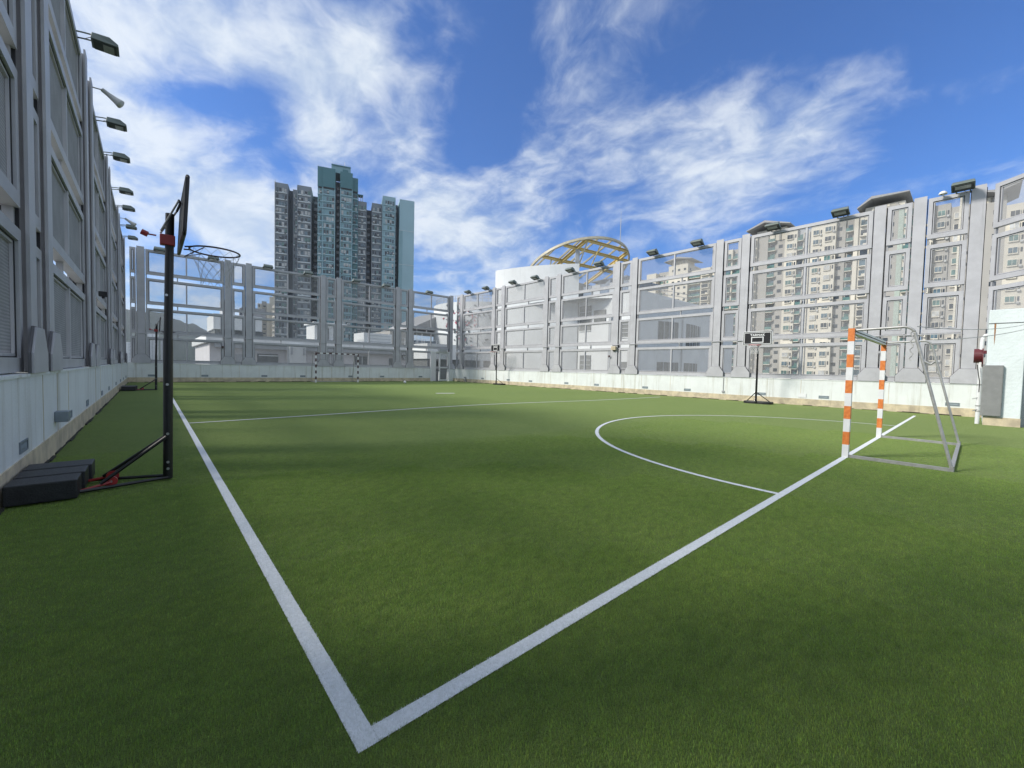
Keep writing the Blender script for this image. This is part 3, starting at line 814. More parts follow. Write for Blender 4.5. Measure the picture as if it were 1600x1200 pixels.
b = MB(); b.box((-.055, .014, .26), (.32, .095, 1.66), pad_m, Tb_)
tag(b.build('wall_pad', bevel=.02), 'grey foam pad hung on the white block', 'pad')
b = MB(); b.tube([(.10, -.25, 2.50), (.04, -.25, 2.52), (-.05, -.25, 2.50), (-.09, -.25, 2.42), (-.10, -.25, 2.3), (-.10, -.25, .0)], .045, white_m, 12, T=Tb_)
for z in (1.1, .5, .35): b.tube([(-.10, -.25, z), (-.10, -.25, z+.03)], .055, alu_m, 12, T=Tb_)
b.tube([(-.1, -.22, .42), (-.2, -.18, .36)], .012, alu_m, 6, T=Tb_); b.tube([(-.1, -.22, .75), (-.22, -.18, .70)], .01, alu_m, 6, T=Tb_)
tag(b.build('drain_pipe'), 'white downpipe with elbow beside the white block', 'pipe')
root = thing('hose_reel', 'dark red hose reel fixed beside the white block', 'hose reel')
b = MB(); b.tube([(-.24, -.30, 1.93), (-.09, -.30, 1.93)], .20, reel_m, 26, T=Tb_); b.build('reel_case', root, smooth=False)
b = MB(); b.tube([(-.085, -.30, 1.88), (-.06, -.30, 1.88)], .27, reel_m, 26, T=Tb_); b.build('reel_rim', root)
b = MB(); b.tube([(-.02, -.08, 1.98), (-.02, -.08, 2.07)], .04, reel_m, 10, T=Tb_); b.build('valve', root)
b = MB(); b.tube([(-.16, -.1, 1.67), (-.13, -.1, 1.4), (-.10, -.1, 1.2), (-.10, -.14, .9)], .01, dark_m, 6, T=Tb_); b.build('hose', root)

# ------------------------------------------------------------ glass door at the far corner
root = thing('glass_door', 'white framed glass door in the far wall by the corner', 'door', group=None)
b = MB(); b.box((18.28, YF-.05, 0), (18.36, YF+.06, 2.62), white_m); b.box((20.14, YF-.05, 0), (20.24, YF+.06, 2.62), white_m); b.box((18.36, YF-.05, 2.50), (20.14, YF+.06, 2.62), white_m)
b.box((18.36, YF-.03, .0), (18.80, YF+.04, 2.50), bshade_m); b.build('door_frame', root)
b = MB(); b.box((19.12, YF-.04, .05), (19.24, YF+.03, 2.48), white_m); b.box((19.98, YF-.04, .05), (20.10, YF+.03, 2.48), white_m)
for z in (.05, 1.15, 2.38): b.box((19.24, YF-.04, z), (19.98, YF+.03, z+.10), white_m)
b.build('door_leaf', root)
b = MB(); b.poly([(19.24, YF, .15), (19.98, YF, .15), (19.98, YF, 2.38), (19.24, YF, 2.38)], glass_m); b.build('pane', root)
b = MB(); b.tube([(18.84, YF-.10, .95), (19.12, YF-.10, .95)], .02, dark_m, 8); b.box((18.86, YF-.06, 1.35), (18.98, YF-.045, 1.75), dark_m); b.build('door_handle', root)
b = MB(); b.box((19.0, YF-.25, 2.64), (19.85, YF+.05, 2.86), bgrey_m)
tag(b.build('door_closer_box', bevel=.02), 'grey metal box above the glass door', 'box')
b = MB(); b.box((18.5, YF-.5, .0), (19.2, YF-.1, .02), black_m); tag(b.build('door_mat'), 'black mat before the glass door', 'mat')

# small fittings on the screens
def fitting(name, T, s, z, sz, m, lab, cat):
    b = MB(); b.box((s-sz[0]/2, .0, z-sz[2]/2), (s+sz[0]/2, sz[1], z+sz[2]/2), m, T); b.tube([(s, sz[1]*.5, z-sz[2]/2), (s, sz[1]*.5, z-sz[2]/2-.05)], sz[0]*.18, dark_m, 8, T=T)
    tag(b.build(name, bevel=.01), lab, cat)
fitting('junction_box', T_RIGHT, 14.25, 2.60, (.30, .14, .22), skirt_m, 'cream sensor box on a column of the right screen', 'box')
fitting('alarm_button', T_RIGHT, 14.6, 2.13, (.10, .06, .10), maroon_m, 'small dark red button on the right screen column', 'button')
fitting('wall_sensor', T_LEFT, 14.6, 2.90, (.16, .16, .12), dark_m, 'small dark sensor on the left screen', 'sensor')
fitting('alarm_button', T_FAR, 3.42, 2.2, (.10, .06, .12), maroon_m, 'small dark red button on the far screen column', 'button')
b = MB(); n = 12
prof = [(0, .11), (.03, .11), (.07, .09), (.10, .05), (.11, .0)]
for (z_, r_), (z2, r2) in zip([(p[0], p[1]) for p in prof[:-1]], [(p[0], p[1]) for p in prof[1:]]):
    for k in range(n):
        a0, a1 = 2*math.pi*k/n, 2*math.pi*(k+1)/n
        b.poly([T_RIGHT @ Vector((1.05+r_*math.cos(a0), .14+r_*math.sin(a0), H-.02+z_)), T_RIGHT @ Vector((1.05+r_*math.cos(a1), .14+r_*math.sin(a1), H-.02+z_)),
                T_RIGHT @ Vector((1.05+r2*math.cos(a1), .14+r2*math.sin(a1), H-.02+z2)), T_RIGHT @ Vector((1.05+r2*math.cos(a0), .14+r2*math.sin(a0), H-.02+z2))], white_m)
b.tube([(1.05, -.05, H-.01), (1.05, .14, H-.0)], .02, white_m, 6, T=T_RIGHT)
tag(b.build('dome_camera', smooth=False), 'white dome camera on top of the right screen', 'camera')
b = MB(); b.tube([(2.45, .03, 1.75), (2.45, .03, 2.15)], .012, steel_edge, 6, T=T_RIGHT); b.box((2.39, .0, 2.15), (2.51, .07, 2.24), steel_edge, T_RIGHT)
tag(b.build('conduit_stub'), 'short conduit with a box on a column behind the near goal', 'conduit')
b = MB(); b.tube([(8.02, .02, .42), (8.02, .02, HC)], .012, steel_edge, 6, T=T_RIGHT); b.box((7.97, .0, .35), (8.07, .05, .44), steel_edge, T_RIGHT)
tag(b.build('conduit_stub'), 'short pipe with a box on the right white wall', 'conduit')
b = MB(); b.box((4.70, .013, .32), (4.98, .02, .50), white_m, T_RIGHT); tag(b.build('access_hatch'), 'small white hatch low on the right wall', 'hatch')
b = MB(); b.box((8.02, -.0, .42), (8.20, .13, .56), vent_m, T_LEFT); tag(b.build('wall_outlet', bevel=.01), 'grey outlet box on the left white wall', 'box')
b = MB(); b.tube([(29.6, .0, .16), (29.6, .10, .16), (29.3, .10, .16)], .05, deck_m, 10, T=T_RIGHT); b.tube([(29.3, .10, .0), (29.3, .10, .35)], .05, deck_m, 10, T=T_RIGHT)
tag(b.build('floor_pipe'), 'grey pipe bend at the foot of the wall by the glass door', 'pipe')
b = MB(); b.tube([(13.92+.10*math.cos(a), 27.6, .1+.10*math.sin(a)) for a in [k*math.pi/6 for k in range(12)]], .03, white_m, 6, closed=True)
b.v = []; b.f = []; b.mi = []; b.slots = []
bm = bmesh.new(); bmesh.ops.create_icosphere(bm, subdivisions=3, radius=.10); me = bpy.data.meshes.new('ball'); bm.to_mesh(me); bm.free(); me.materials.append(white_m)
ball = bpy.data.objects.new('ball', me); COL.objects.link(ball); ball.location = (13.92, 27.6, .10); tag(ball, 'small white ball lying on the far turf', 'ball')

exec_buildings = True
# ------------------------------------------------------------ buildings
GLASSES = [darkglass_m, darkglass_m, blueglass_m, blueglass_m, curtain_m, greenglass_m]
def emit(parent, name, items, cap=100):
    """items: list of (priority, function that adds to an MB). The first cap become parts, the rest one part"""
    items = sorted(items, key=lambda q: -q[0])
    for pr, fn in items[:cap]:
        b = MB(); fn(b); b.build(name, parent)
    if items[cap:]:
        b = MB()
        for pr, fn in items[cap:]: fn(b)
        o = b.build(name, parent); o['kind'] = 'stuff'

# --- teal tower, local frame: x right, y away from the camera
az = R(19.5); TC = Vector((195*math.sin(az), 195*math.cos(az), 0))
tower = thing('tower_block', 'tall teal and grey tower block with many windows beyond the far screen', 'building', TC, -az)
def panes_row(x0, x1, z, h, y, seed, ac=True, n=None, glasses=GLASSES, wallm=None):
    def fn(b):
        rng = random.Random(seed)
        wdt = x1-x0; n_ = n or max(2, int(round(wdt/1.05))); p = wdt/n_
        lightrow = rng.random() < .12
        for k in range(n_):
            m = curtain_m if (lightrow and rng.random() < .6) else rng.choice(glasses)
            g0, g1 = .10+rng.random()*.06, .10
            if n_ > 1 and rng.random() < .06: continue
            b.box((x0+k*p+g0, y-.10, z), (x0+(k+1)*p-g1, y-.02, z+h*rng.choice((1, 1, .82))), m)
            if ac and rng.random() < .42:
                xx = x0+k*p+rng.uniform(.1, p-.6); b.box((xx, y-.55, z-.45-rng.random()*.2), (xx+.55, y-.02, z-.05), rng.choice((curtain_m, darkglass_m, ledgeb_m)))
            if ac and rng.random() < .12:
                xx = x0+k*p+rng.uniform(.0, p-.5); b.box((xx, y-.9, z+.1), (xx+rng.uniform(.3, .9), y-.12, z+.75), rng.choice((darkglass_m, curtain_m, curtain_m, solar_m)))
    return fn
WINGS = [  # x0, x1, top z, front y, wall material, windows?
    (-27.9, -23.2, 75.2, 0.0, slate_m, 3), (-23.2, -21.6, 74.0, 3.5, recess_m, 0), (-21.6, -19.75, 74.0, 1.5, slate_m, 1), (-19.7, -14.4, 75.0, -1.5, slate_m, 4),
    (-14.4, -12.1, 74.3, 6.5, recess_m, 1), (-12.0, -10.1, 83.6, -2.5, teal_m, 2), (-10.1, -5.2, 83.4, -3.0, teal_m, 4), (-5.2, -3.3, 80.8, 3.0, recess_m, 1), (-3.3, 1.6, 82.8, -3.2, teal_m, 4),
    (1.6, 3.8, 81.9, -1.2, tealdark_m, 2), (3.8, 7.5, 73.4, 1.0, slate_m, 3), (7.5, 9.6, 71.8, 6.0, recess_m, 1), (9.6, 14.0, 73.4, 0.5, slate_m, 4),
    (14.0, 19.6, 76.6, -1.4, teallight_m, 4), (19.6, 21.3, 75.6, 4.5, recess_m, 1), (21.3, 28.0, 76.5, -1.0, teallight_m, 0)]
items = []
b = MB(); caps = MB(); ledg = MB()
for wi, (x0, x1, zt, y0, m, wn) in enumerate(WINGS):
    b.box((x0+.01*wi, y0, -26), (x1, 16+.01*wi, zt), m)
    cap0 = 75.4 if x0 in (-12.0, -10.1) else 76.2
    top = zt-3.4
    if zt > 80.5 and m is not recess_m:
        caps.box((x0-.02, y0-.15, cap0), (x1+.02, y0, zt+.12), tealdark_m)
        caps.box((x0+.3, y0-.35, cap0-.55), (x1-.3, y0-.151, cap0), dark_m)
        top = cap0-2.6
    fz = top
    k = 0
    while wn and fz > -3:
        inset = .35 if wn > 1 else .3
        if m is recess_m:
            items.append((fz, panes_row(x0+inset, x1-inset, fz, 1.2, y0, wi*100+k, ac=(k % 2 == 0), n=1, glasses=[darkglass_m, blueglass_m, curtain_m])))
        elif x0 == 14.0:
            items.append((fz, panes_row(x0+1.1, x1-.5, fz, 1.45, y0, wi*100+k)))
        elif x0 == -19.7:
            items.append((fz, panes_row(x0+.3, -17.3, fz, 1.45, y0, wi*100+k))); items.append((fz, panes_row(-16.9, x1-.3, fz, 1.45, y0, wi*100+k+50)))
        else: items.append((fz, panes_row(x0+inset, x1-inset, fz, 1.45, y0, wi*100+k)))
        if wn > 1:
            ledg.box((x0, y0-.45, fz-.72), (x1, y0-.0, fz-.30), ledgeb_m if m in (slate_m,) else teallight_m)
        fz -= 2.76; k += 1
    if wn > 2:
        for xe in (x0, x1-.28): ledg.box((xe+.004, y0-.50, -20), (xe+.27, y0-.001, (cap0-.6) if zt > 80 else zt-.9), teallight_m if zt > 80 or x0 == 14.0 else slate_m)
b.build('wall', tower); caps.build('roof_cap', tower); ledg.build('ledge', tower)
b = MB(); b.box((-6.8, -1, 83), (.8, 8, 85.9), teal_m); b.box((-6.8, -1.4, 85.9), (.8, 8.2, 86.25), tealdark_m); b.box((-2.4, -1.2, 83.2), (-.2, -.9, 84.8), tealdark_m); b.build('penthouse', tower)
b = MB(); b.tube([(-1.6, 2, 86), (-1.6, 2, 89.4)], .12, white_m, 6)
for x in (-6.7, -5, -3.4, .6): b.tube([(x, 0, 86.1), (x, 0, 87.2)], .06, bgrey_m, 5)
b.tube([(-6.7, 0, 87.2), (.6, 0, 87.2)], .05, bgrey_m, 5); b.tube([(-2.3, 2, 86), (-2.3, 2, 88.2)], .05, bgrey_m, 5); b.tube([(-12, 0, 83.5), (-12, 0, 85.4)], .05, bgrey_m, 5); b.tube([(-27.7, 0, 75.1), (-27.7, 0, 76.4)], .05, bgrey_m, 5)
b.build('aerial', tower)
b = MB(); b.box((3.8, 1.2, 76.0), (6.0, 4, 76.4), tealdark_m)
for x in (4.1, 5.0, 5.8): b.tube([(x, 1.5, 73.4), (x, 1.5, 76.0)], .12, bgrey_m, 5)
b.build('roof_frame', tower)
b = MB(); b.box((21.28, -1.06, -20), (22.9, -1.001, 62.6), teal_m)
for z in (62.6, 47.3): b.box((21.3, -1.12, z), (28.0, -1.062, z+.18), ledgeb_m)
for k in range(26): b.box((28.0, 2.0, 72-2.76*k), (28.45, 2.8, 72.7-2.76*k), bgrey_m)
b.box((-28.05, -.3, -20), (-27.901, .3, 75.6), ledge_m)  # pale strip: sunlit left side of the tower put into colour
b.build('side_panel', tower)
emit(tower, 'window', items)

# --- axis aligned estate towers beyond the right screen
def estate_section(b_wall, items, X, Xb, y0, y1, z1, mat_front, style, seed, floor=3.0, zb=-26, side='win'):
    """a box whose -x face (y0..y1) and -y face (X..Xb) are seen"""
    b_wall.box((X, y0, zb), (Xb+20, y1, z1), mat_front)
    L = y1-y0; n = int((z1-2.0-(-6))/floor)
    for k in range(n):
        zt = z1-2.6-k*floor
        def front(b, zt=zt, k=k):
            rng = random.Random(seed*1000+k)
            if style == 'bay':           # window, ac ledge, narrow window
                nb = max(1, int(round(L/3.6))); p = L/nb
                for i in range(nb):
                    ya = y0+i*p
                    g_ = rng.choice((blueglass_m, blueglass_m, greenglass_m, darkglass_m, curtain_m))
                    b.box((X-.34, ya+p*.30, zt-.75), (X, ya+p*.82, zt+.95), ledge_m)
                    b.box((X-.38, ya+p*.34, zt-.45), (X-.341, ya+p*.78, zt+.85), g_)
                    b.box((X-.39, ya+p*.55, zt-.45), (X-.381, ya+p*.57, zt+.85), ledge_m)
                    b.box((X-.04, ya+p*.08, zt-.3), (X, ya+p*.19, zt+.8), darkglass_m)
                    if rng.random() < .6: b.box((X-.5, ya+p*.08, zt-1.0), (X, ya+p*.24, zt-.5), curtain_m)
            elif style == 'balcony':
                b.box((X-1.2, y0+.2, zt-1.25), (X-.0, y1-.2, zt-1.05), ledge_m)
                b.box((X-1.2, y0+.2, zt-1.05), (X-1.12, y1-.2, zt-.1), greenglass_m)
                b.box((X-.06, y0+.5, zt-1.0), (X, y1-.5, zt+1.0), rng.choice((darkglass_m, blueglass_m, greenglass_m)))
            elif style == 'frames':
                b.box((X-.9, y0+.3, zt-1.2), (X, y1-.4, zt-.9), ledge_m); b.box((X-.9, y0+.3, zt-.9), (X-.2, y0+.55, zt+.9), ledge_m)
                b.box((X-.06, y0+.7, zt-.8), (X, y1-.5, zt+.9), rng.choice((darkglass_m, blueglass_m)))
                if rng.random() < .5: b.box((X-.7, y0+1, zt-.9), (X-.1, y0+1.8, zt-.3), ledge_m)
            elif style == 'pipes':
                for i in range(3): b.box((X-.08, y0+.3+i*.6, zt-.4), (X, y0+.6+i*.6, zt+.3), darkglass_m)
            elif style == 'small':
                for i in range(max(1, int(L/3))): b.box((X-.05, y0+.9+i*3, zt-.5), (X, y0+2.1+i*3, zt+.6), darkglass_m)
        if style != 'blank': items.append((zt*1+seed*.001, front))
        if side == 'win' and Xb-X > 3:
            def sidef(b, zt=zt, k=k):
                rng = random.Random(seed*777+k)
                w_ = Xb-X
                for i in range(max(1, int(w_/5))):
                    xa = X+w_*(.25+.45*i)
                    b.box((xa, y0-.05, zt-.5), (xa+1.6, y0, zt+.8), rng.choice((darkglass_m, blueglass_m)))
                    b.box((xa-1.2, y0-.5, zt-1.3), (xa+1.4, y0, zt-1.0), tan_m)
            items.append((zt-.5, sidef))
        if side == 'balc' and Xb-X > 2:
            def sideg(b, zt=zt, k=k):
                b.box((X+.3, y0-1.2, zt-1.25), (Xb-.3, y0, zt-1.05), ledge_m); b.box((X+.3, y0-1.2, zt-1.05), (Xb-.3, y0-1.14, zt-.1), greenglass_m)
            items.append((zt-.5, sideg))
    if style == 'pipes':
        for i in range(3): b_wall.tube([(X-.25, y0+.5+i*.7, zb), (X-.25, y0+.5+i*.7, z1-1)], .16, ledge_m if i != 1 else bgrey_m, 6)

def flying_roof(b, x0, x1, prof, th=.75):
    """prof: (y, z) from the far end over the ridge to the near tip; extruded along x with a thin drooping edge"""
    up_ = [(x0, y, z) for y, z in prof]; dn = [(x0, y, z-th*(1 if 0 < i < len(prof)-1 else .45)) for i, (y, z) in enumerate(prof)][::-1]
    b.prism(up_+dn, (x1-x0, 0, 0), roof_m)

def estate(label, secs, roofs=(), extra=None, group='cream estate towers beyond the right screen', name='tower_block', cap=100):
    root = thing(name, label, 'building', group=group)
    b = MB(); items = []
    for i, s in enumerate(secs): estate_section(b, items, *s[:7], seed=i+len(label), **(s[7] if len(s) > 7 else {}))
    b.build('wall', root)
    for r_ in roofs:
        rb = MB(); flying_roof(rb, *r_['slab']); ro = rb.build('roof', root)
        pb = MB(); x0, x1, y0, y1, za, zb = r_['house']; pb.box((x0, y0, za), (x1, y1, zb), cream_m)
        for k in range(4): pb.box((x0-.3, y0+(y1-y0)*(.2+.2*k)-.25, za), (x0-.001, y0+(y1-y0)*(.2+.2*k)+.25, zb-.2), ledge_m if k % 2 else tan_m)
        pb.build('roof_house', root)
    emit(root, 'window', items, cap)
    return root

# main pair
estate('cream estate tower with a flying roof, right of the near right hoop backboard', [
    (160, 166, 53.0, 55.4, 50.0, cream_m, 'frames', dict(side='none')), (160.6, 168, 49.8, 53.0, 49.6, tan_m, 'blank', dict(side='none')),
    (161.5, 168, 47.4, 49.8, 50.4, tan_m, 'balcony', dict(side='none')), (161.2, 168, 44.6, 47.4, 50.4, tan_m, 'small', dict(side='none')),
    (160, 170, 41.1, 44.6, 49.4, cream_m, 'bay', dict(side='none')), (161.0, 170, 39.3, 41.1, 49.0, bgrey_m, 'balcony', dict(side='none')),
    (160.8, 170, 37.4, 39.3, 48.8, bgrey_m, 'pipes', dict(side='none')), (160.4, 170, 34.3, 37.4, 49.3, cream_m, 'bay', dict(side='none')),
    (160, 170, 30.9, 34.3, 49.6, cream_m, 'bay', dict(side='none')), (161.2, 170, 28.7, 30.9, 49.4, tan_m, 'small', dict(side='none')),
    (161.6, 172, 26.6, 28.7, 49.2, tan_m, 'balcony', dict(side='none')), (160.5, 172, 25.6, 26.6, 50.4, cream_m, 'blank', dict(side='none')), (161, 172, 22.6, 25.6, 50.0, cream_m, 'frames', dict(side='none'))],
    roofs=[dict(slab=(158, 176, [(56.0, 51.6), (50.4, 53.9), (42.8, 51.4)]), house=(161, 174, 44.5, 53.5, 47, 51.2))])
estate('cream estate tower with a flying roof behind the near goal', [
    (160, 170, 16.7, 19.4, 50.6, tan_m, 'small', dict(side='none')), (159.8, 170, 15.6, 16.7, 50.0, greywash_m, 'blank', dict(side='none')),
    (160, 172, 13.2, 15.6, 50.0, cream_m, 'balcony', dict(side='none'))],
    roofs=[dict(slab=(158, 176, [(25.8, 51.3), (22.6, 53.8), (14.6, 53.2)]), house=(160.5, 174, 15.6, 24.2, 48, 51.4))])
estate('grey brown estate tower seen through the last narrow screen panels', [
    (160, 166, 9.6, 10.7, 49.2, cream_m, 'frames', dict(side='none')), (161, 170, 6.6, 9.6, 48.2, tan_m, 'bay', dict(side='none')), (161.3, 172, 3.0, 6.6, 47.0, tan_m, 'bay'), (160.6, 162, 4.6, 5.0, 49.5, ledge_m, 'blank', dict(side='none'))])
estate('cream estate tower with a flying roof at the right edge above the white block', [
    (160, 170, -3.0, .8, 46.0, tan_m, 'small', dict(side='none')), (160, 168, -9.5, -3.02, 44.6, cream_m, 'bay', dict(side='none')), (161, 170, -17, -9.6, 43.0, cream_m, 'balcony', dict(side='none'))],
    roofs=[dict(slab=(158, 172, [(1.4, 49.0), (-1.5, 48.4), (-5.2, 49.6)]), house=(162, 170, -2.9, .6, 44, 48.0))])
estate('cream estate tower filling the narrow panel left of the near right hoop', [
    (160, 166, 61.0, 65.0, 46.6, cream_m, 'balcony', dict(side='none')), (161, 170, 57.5, 61.0, 46.6, tan_m, 'balcony', dict(side='none'))])
# far pair (X = 200)
estate('distant cream estate tower with a grey roofed turret left of the tall right towers', [
    (200, 206, 114.0, 119.4, 53.0, cream_m, 'blank', dict(side='none')), (203, 208, 106.5, 114.0, 53.6, tan_m, 'bay', dict(side='none')),
    (199, 207, 96.5, 106.5, 55.0, cream_m, 'small'), (201, 208, 90.5, 96.5, 51.3, cream_m, 'balcony', dict(side='none')),
    (200, 208, 86.0, 90.5, 51.6, cream_m, 'frames', dict(side='none')), (201, 209, 80.5, 86.0, 52.3, cream_m, 'bay')],
    roofs=[dict(slab=(197, 210, [(108.0, 57.2), (101.0, 58.6), (94.0, 57.0)]), house=(200, 208, 97.5, 105.5, 53, 57.2))])

# --- small tower and others far behind the left of the far screen
estate('small distant cream tower just left of the teal tower', [(60, 66, 300, 306, 38.5, tan_m, 'bay', dict(side='none'))], group=None, cap=20)
bpy.data.objects[-1 if False else 0] if False else None
def simple_block(name, label, parts, group=None, rz=0, loc=(0, 0, 0)):
    root = thing(name, label, 'building', loc, rz, group)
    for nm, boxes in parts:
        b = MB()
        for bx_ in boxes: b.box(*bx_)
        b.build(nm, root)
    return root
az = R(10.4)
root = thing('tower_block', 'slender cream tower far away between the far screen and the teal tower', 'building', (320*math.sin(az), 320*math.cos(az), 0), -az)
b = MB(); b.box((-4.6, 1, -26), (-2.2, 8, 40.5), cream_m); b.box((-2.2, 0, -26), (.6, 8, 42.0), tan_m); b.box((.6, -.6, -26), (2.2, 8, 40.8), cream_m); b.box((2.2, .4, -26), (4.6, 8, 45.5), cream_m); b.box((4.0, .2, -26), (5.4, 8, 47.5), cream_m)
b.build('wall', root)
items = []
for k in range(15):
    z = 38-3*k
    def fn(b, z=z):
        b.box((-4.0, .9, z), (-3.2, 1, z+1.8), darkglass_m); b.box((-1.8, -.8, z-.3), (.2, 0, z), ledge_m); b.box((-1.4, -.1, z), (.0, 0, z+1.2), darkglass_m)
    items.append((z, fn))
emit(root, 'window', items)

# --- long low white building behind the far screen
root = thing('low_building', 'long low white building behind the far screen', 'building')
b = MB(); b.box((3.9, 44.6, -26), (27.5, 60, 2.9), bshade_m); b.build('wall', root)
b = MB(); b.box((3.6, 43.9, 2.95), (27.8, 60.2, 3.65), bwhite_m); b.build('parapet', root)
b = MB(); b.box((4.2, 44.0, 2.55), (27.3, 44.6, 2.94), bgrey_m); b.build('soffit', root)
for (x0, x1, z0, z1, m) in ((13.2, 14.9, 1.0, 2.45, curtain_m),):
    b = MB(); b.box((x0, 44.5, z0), (x1, 44.6, z1), white_m); wo = b.build('window', root)
    for k in range(4):
        w_ = (x1-x0-.1)/4; b = MB(); b.box((x0+.1+k*w_, 44.46, z0+.1), (x0+k*w_+w_, 44.499, z1-.1), bgrey_m); b.build('pane', wo)
b = MB(); b.box((9.9, 43.2, -1), (11.35, 44.0, 2.94), bwhite_m); b.box((10.0, 43.1, 2.1), (10.15, 43.2, 2.8), bgrey_m); b.box((11.1, 43.1, 2.1), (11.25, 43.2, 2.8), bgrey_m); b.build('porch', root)
b = MB(); b.box((5.8, 44.45, .8), (6.9, 44.6, 2.0), bgrey_m); b.box((7.5, 44.45, .9), (9.2, 44.6, 2.1), shutter_m); b.box((7.6, 44.40, 1.9), (9.2, 44.449, 2.0), bwhite_m); b.box((7.9, 44.40, 1.1), (9.0, 44.449, 1.25), dark_m); b.build('shutter', root)
b = MB(); b.box((20.5, 44.45, 1.35), (21.4, 44.6, 2.1), shutter_m); b.build('vent', root)
b = MB(); b.box((16.6, 44.45, .5), (17.9, 44.6, 2.2), shutter_m); b.box((17.3, 44.42, .5), (17.36, 44.45, 2.2), bwhite_m); b.build('door', root)
b = MB(); b.tube([(22.4, 44.2, 2.4), (22.4, 44.6, 2.4)], .38, bgrey_m, 20); b.tube([(22.4, 44.16, 2.4), (22.4, 44.2, 2.4)], .12, ledge_m, 12); b.build('fan', root)
b = MB(); b.box((24.0, 44.45, .3), (27.0, 44.6, 2.3), bgrey_m); b.build('gate', root)
simple_block('roof_hut', 'white roof hut with grooved side before the right half of the teal tower', [('wall', [((18.1, 46, 3.65), (21.45, 49, 4.95), bwhite_m)]), ('groove', [((18.6, 45.96, z), (21.3, 45.999, z+.05), bgrey_m) for z in (3.95, 4.3, 4.65)]), ('recess', [((18.1, 45.9, 3.7), (18.75, 45.999, 4.5), bwhite_m)])])
simple_block('roof_hut', 'dark fronted roof hut on the low building left of the teal tower', [('wall', [((12.9, 46, 3.65), (15.9, 49, 5.45), bwhite_m)]), ('shutter', [((13.3, 45.9, 3.9), (14.3, 45.999, 5.1), shutter_m), ((14.9, 45.9, 3.9), (15.6, 45.999, 5.1), shutter_m)]), ('eave', [((12.7, 45.6, 5.46), (16.1, 49.2, 5.65), bwhite_m)])])
simple_block('roof_hut', 'stepped white hut on the low building left of the small cream tower', [('wall', [((4.5, 47, 3.65), (8.4, 52, 4.3), shutter_m)]), ('upper_storey', [((4.35, 46.4, 4.3), (8.2, 52, 5.7), bwhite_m)]), ('tank', [((5.2, 48, 5.7), (6.2, 50, 7.2), bgrey_m), ((6.8, 48, 5.7), (8.8, 50, 6.7), roof_m)])])
root = thing('railing', 'pale railing and antenna on the low building right of the teal tower', 'railing')
b = MB()
for k in range(7): b.tube([(21.8+k*.85, 45, 3.65), (21.8+k*.85, 45, 4.55)], .025, bwhite_m, 5)
for z in (4.1, 4.55): b.tube([(21.8, 45, z), (26.9, 45, z)], .02, bwhite_m, 5)
b.build('rail', root)
b = MB(); b.tube([(24.2, 45, 3.6), (24.2, 45, 6.2)], .03, bgrey_m, 5); b.tube([(24.9, 45, 3.6), (24.9, 45, 5.4)], .03, bwhite_m, 5); b.build('pole', root)
simple_block('low_building', 'brownish low block with a sloping roof behind the far corner', [('wall', [((24.0, 52, -26), (27.5, 60, 5.9), tan_m)]), ('annex', [((27.6, 52, -26), (33, 60, 4.9), solar_m)])])
b = MB(); b.prism([(27.2, 52.5, 6.55), (33.6, 52.5, 9.6), (38.5, 52.5, 9.8), (38.5, 52.5, 6.4)], (0, 10, 0), roof_m)
tag(b.build('pitched_roof'), 'dark pitched roof behind the far corner column', 'roof')
simple_block('low_building', 'white annex with dark ground floor right of the far corner', [('wall', [((20.8, 36.5, 2.05), (29.6, 40, 3.6), bwhite_m)]), ('base', [((21.0, 36.8, -26), (29.5, 40, 2.04), shutter_m)]), ('pier', [((27.4, 36.4, -26), (27.8, 36.79, 2.04), bwhite_m)])])

# --- drum with climbing holds
def cyl_wall(b, cx, cy, r, a0, a1, z0, z1, m, n=30, thick=.3, top=True, ztop=None):
    """a = compass azimuth of the outward direction"""
    for k in range(n):
        t0, t1 = R(a0+(a1-a0)*k/n), R(a0+(a1-a0)*(k+1)/n)
        q = [(cx+r*math.sin(t_), cy+r*math.cos(t_)) for t_ in (t0, t1)]; qi = [(cx+(r-thick)*math.sin(t_), cy+(r-thick)*math.cos(t_)) for t_ in (t0, t1)]
        b.mesh([(q[0][0], q[0][1], z0), (q[1][0], q[1][1], z0), (q[1][0], q[1][1], z1), (q[0][0], q[0][1], z1), (qi[0][0], qi[0][1], z0), (qi[1][0], qi[1][1], z0), (qi[1][0], qi[1][1], z1), (qi[0][0], qi[0][1], z1)],
               [(0, 1, 2, 3), (5, 4, 7, 6), (3, 2, 6, 7)] + ([(0, 3, 7, 4)] if k == 0 else []) + ([(1, 5, 6, 2)] if k == n-1 else []), m)
root = thing('climbing_tower', 'round white drum dotted with coloured climbing holds behind the far corner', 'building')
cx, cy, r = 39.0, 50.5, 8.0
b = MB(); cyl_wall(b, cx, cy, r, 150, 330, -26, 10.2, bwhite_m, 40)
b.poly([(cx+(r-.01)*math.sin(R(k*9)), cy+(r-.01)*math.cos(R(k*9)), 10.1) for k in range(40)], bgrey_m); b.build('wall', root)
rng = random.Random(3); hb = {redhold_m: MB(), darkhold_m: MB()}
for k in range(170):
    cl = rng.random(); a = rng.gauss(243, 9) if cl < .4 else rng.uniform(205, 262); z = rng.gauss(7.6, 1.2) if cl < .4 else rng.uniform(3.5, 10)
    if z > 10: continue
    m = redhold_m if (cl < .4 and rng.random() < .75) else darkhold_m
    s = rng.uniform(.05, .12); c_ = Vector((cx+(r+.03)*math.sin(R(a)), cy+(r+.03)*math.cos(R(a)), z)); T_ = Matrix.Translation(c_) @ Matrix.Rotation(-R(a), 4, 'Z') @ Matrix.Rotation(rng.uniform(0, 3), 4, 'Y')
    hb[m].box((-s*1.4, -.05, -s*.7), (s*1.4, .06, s*.7), m, T_)
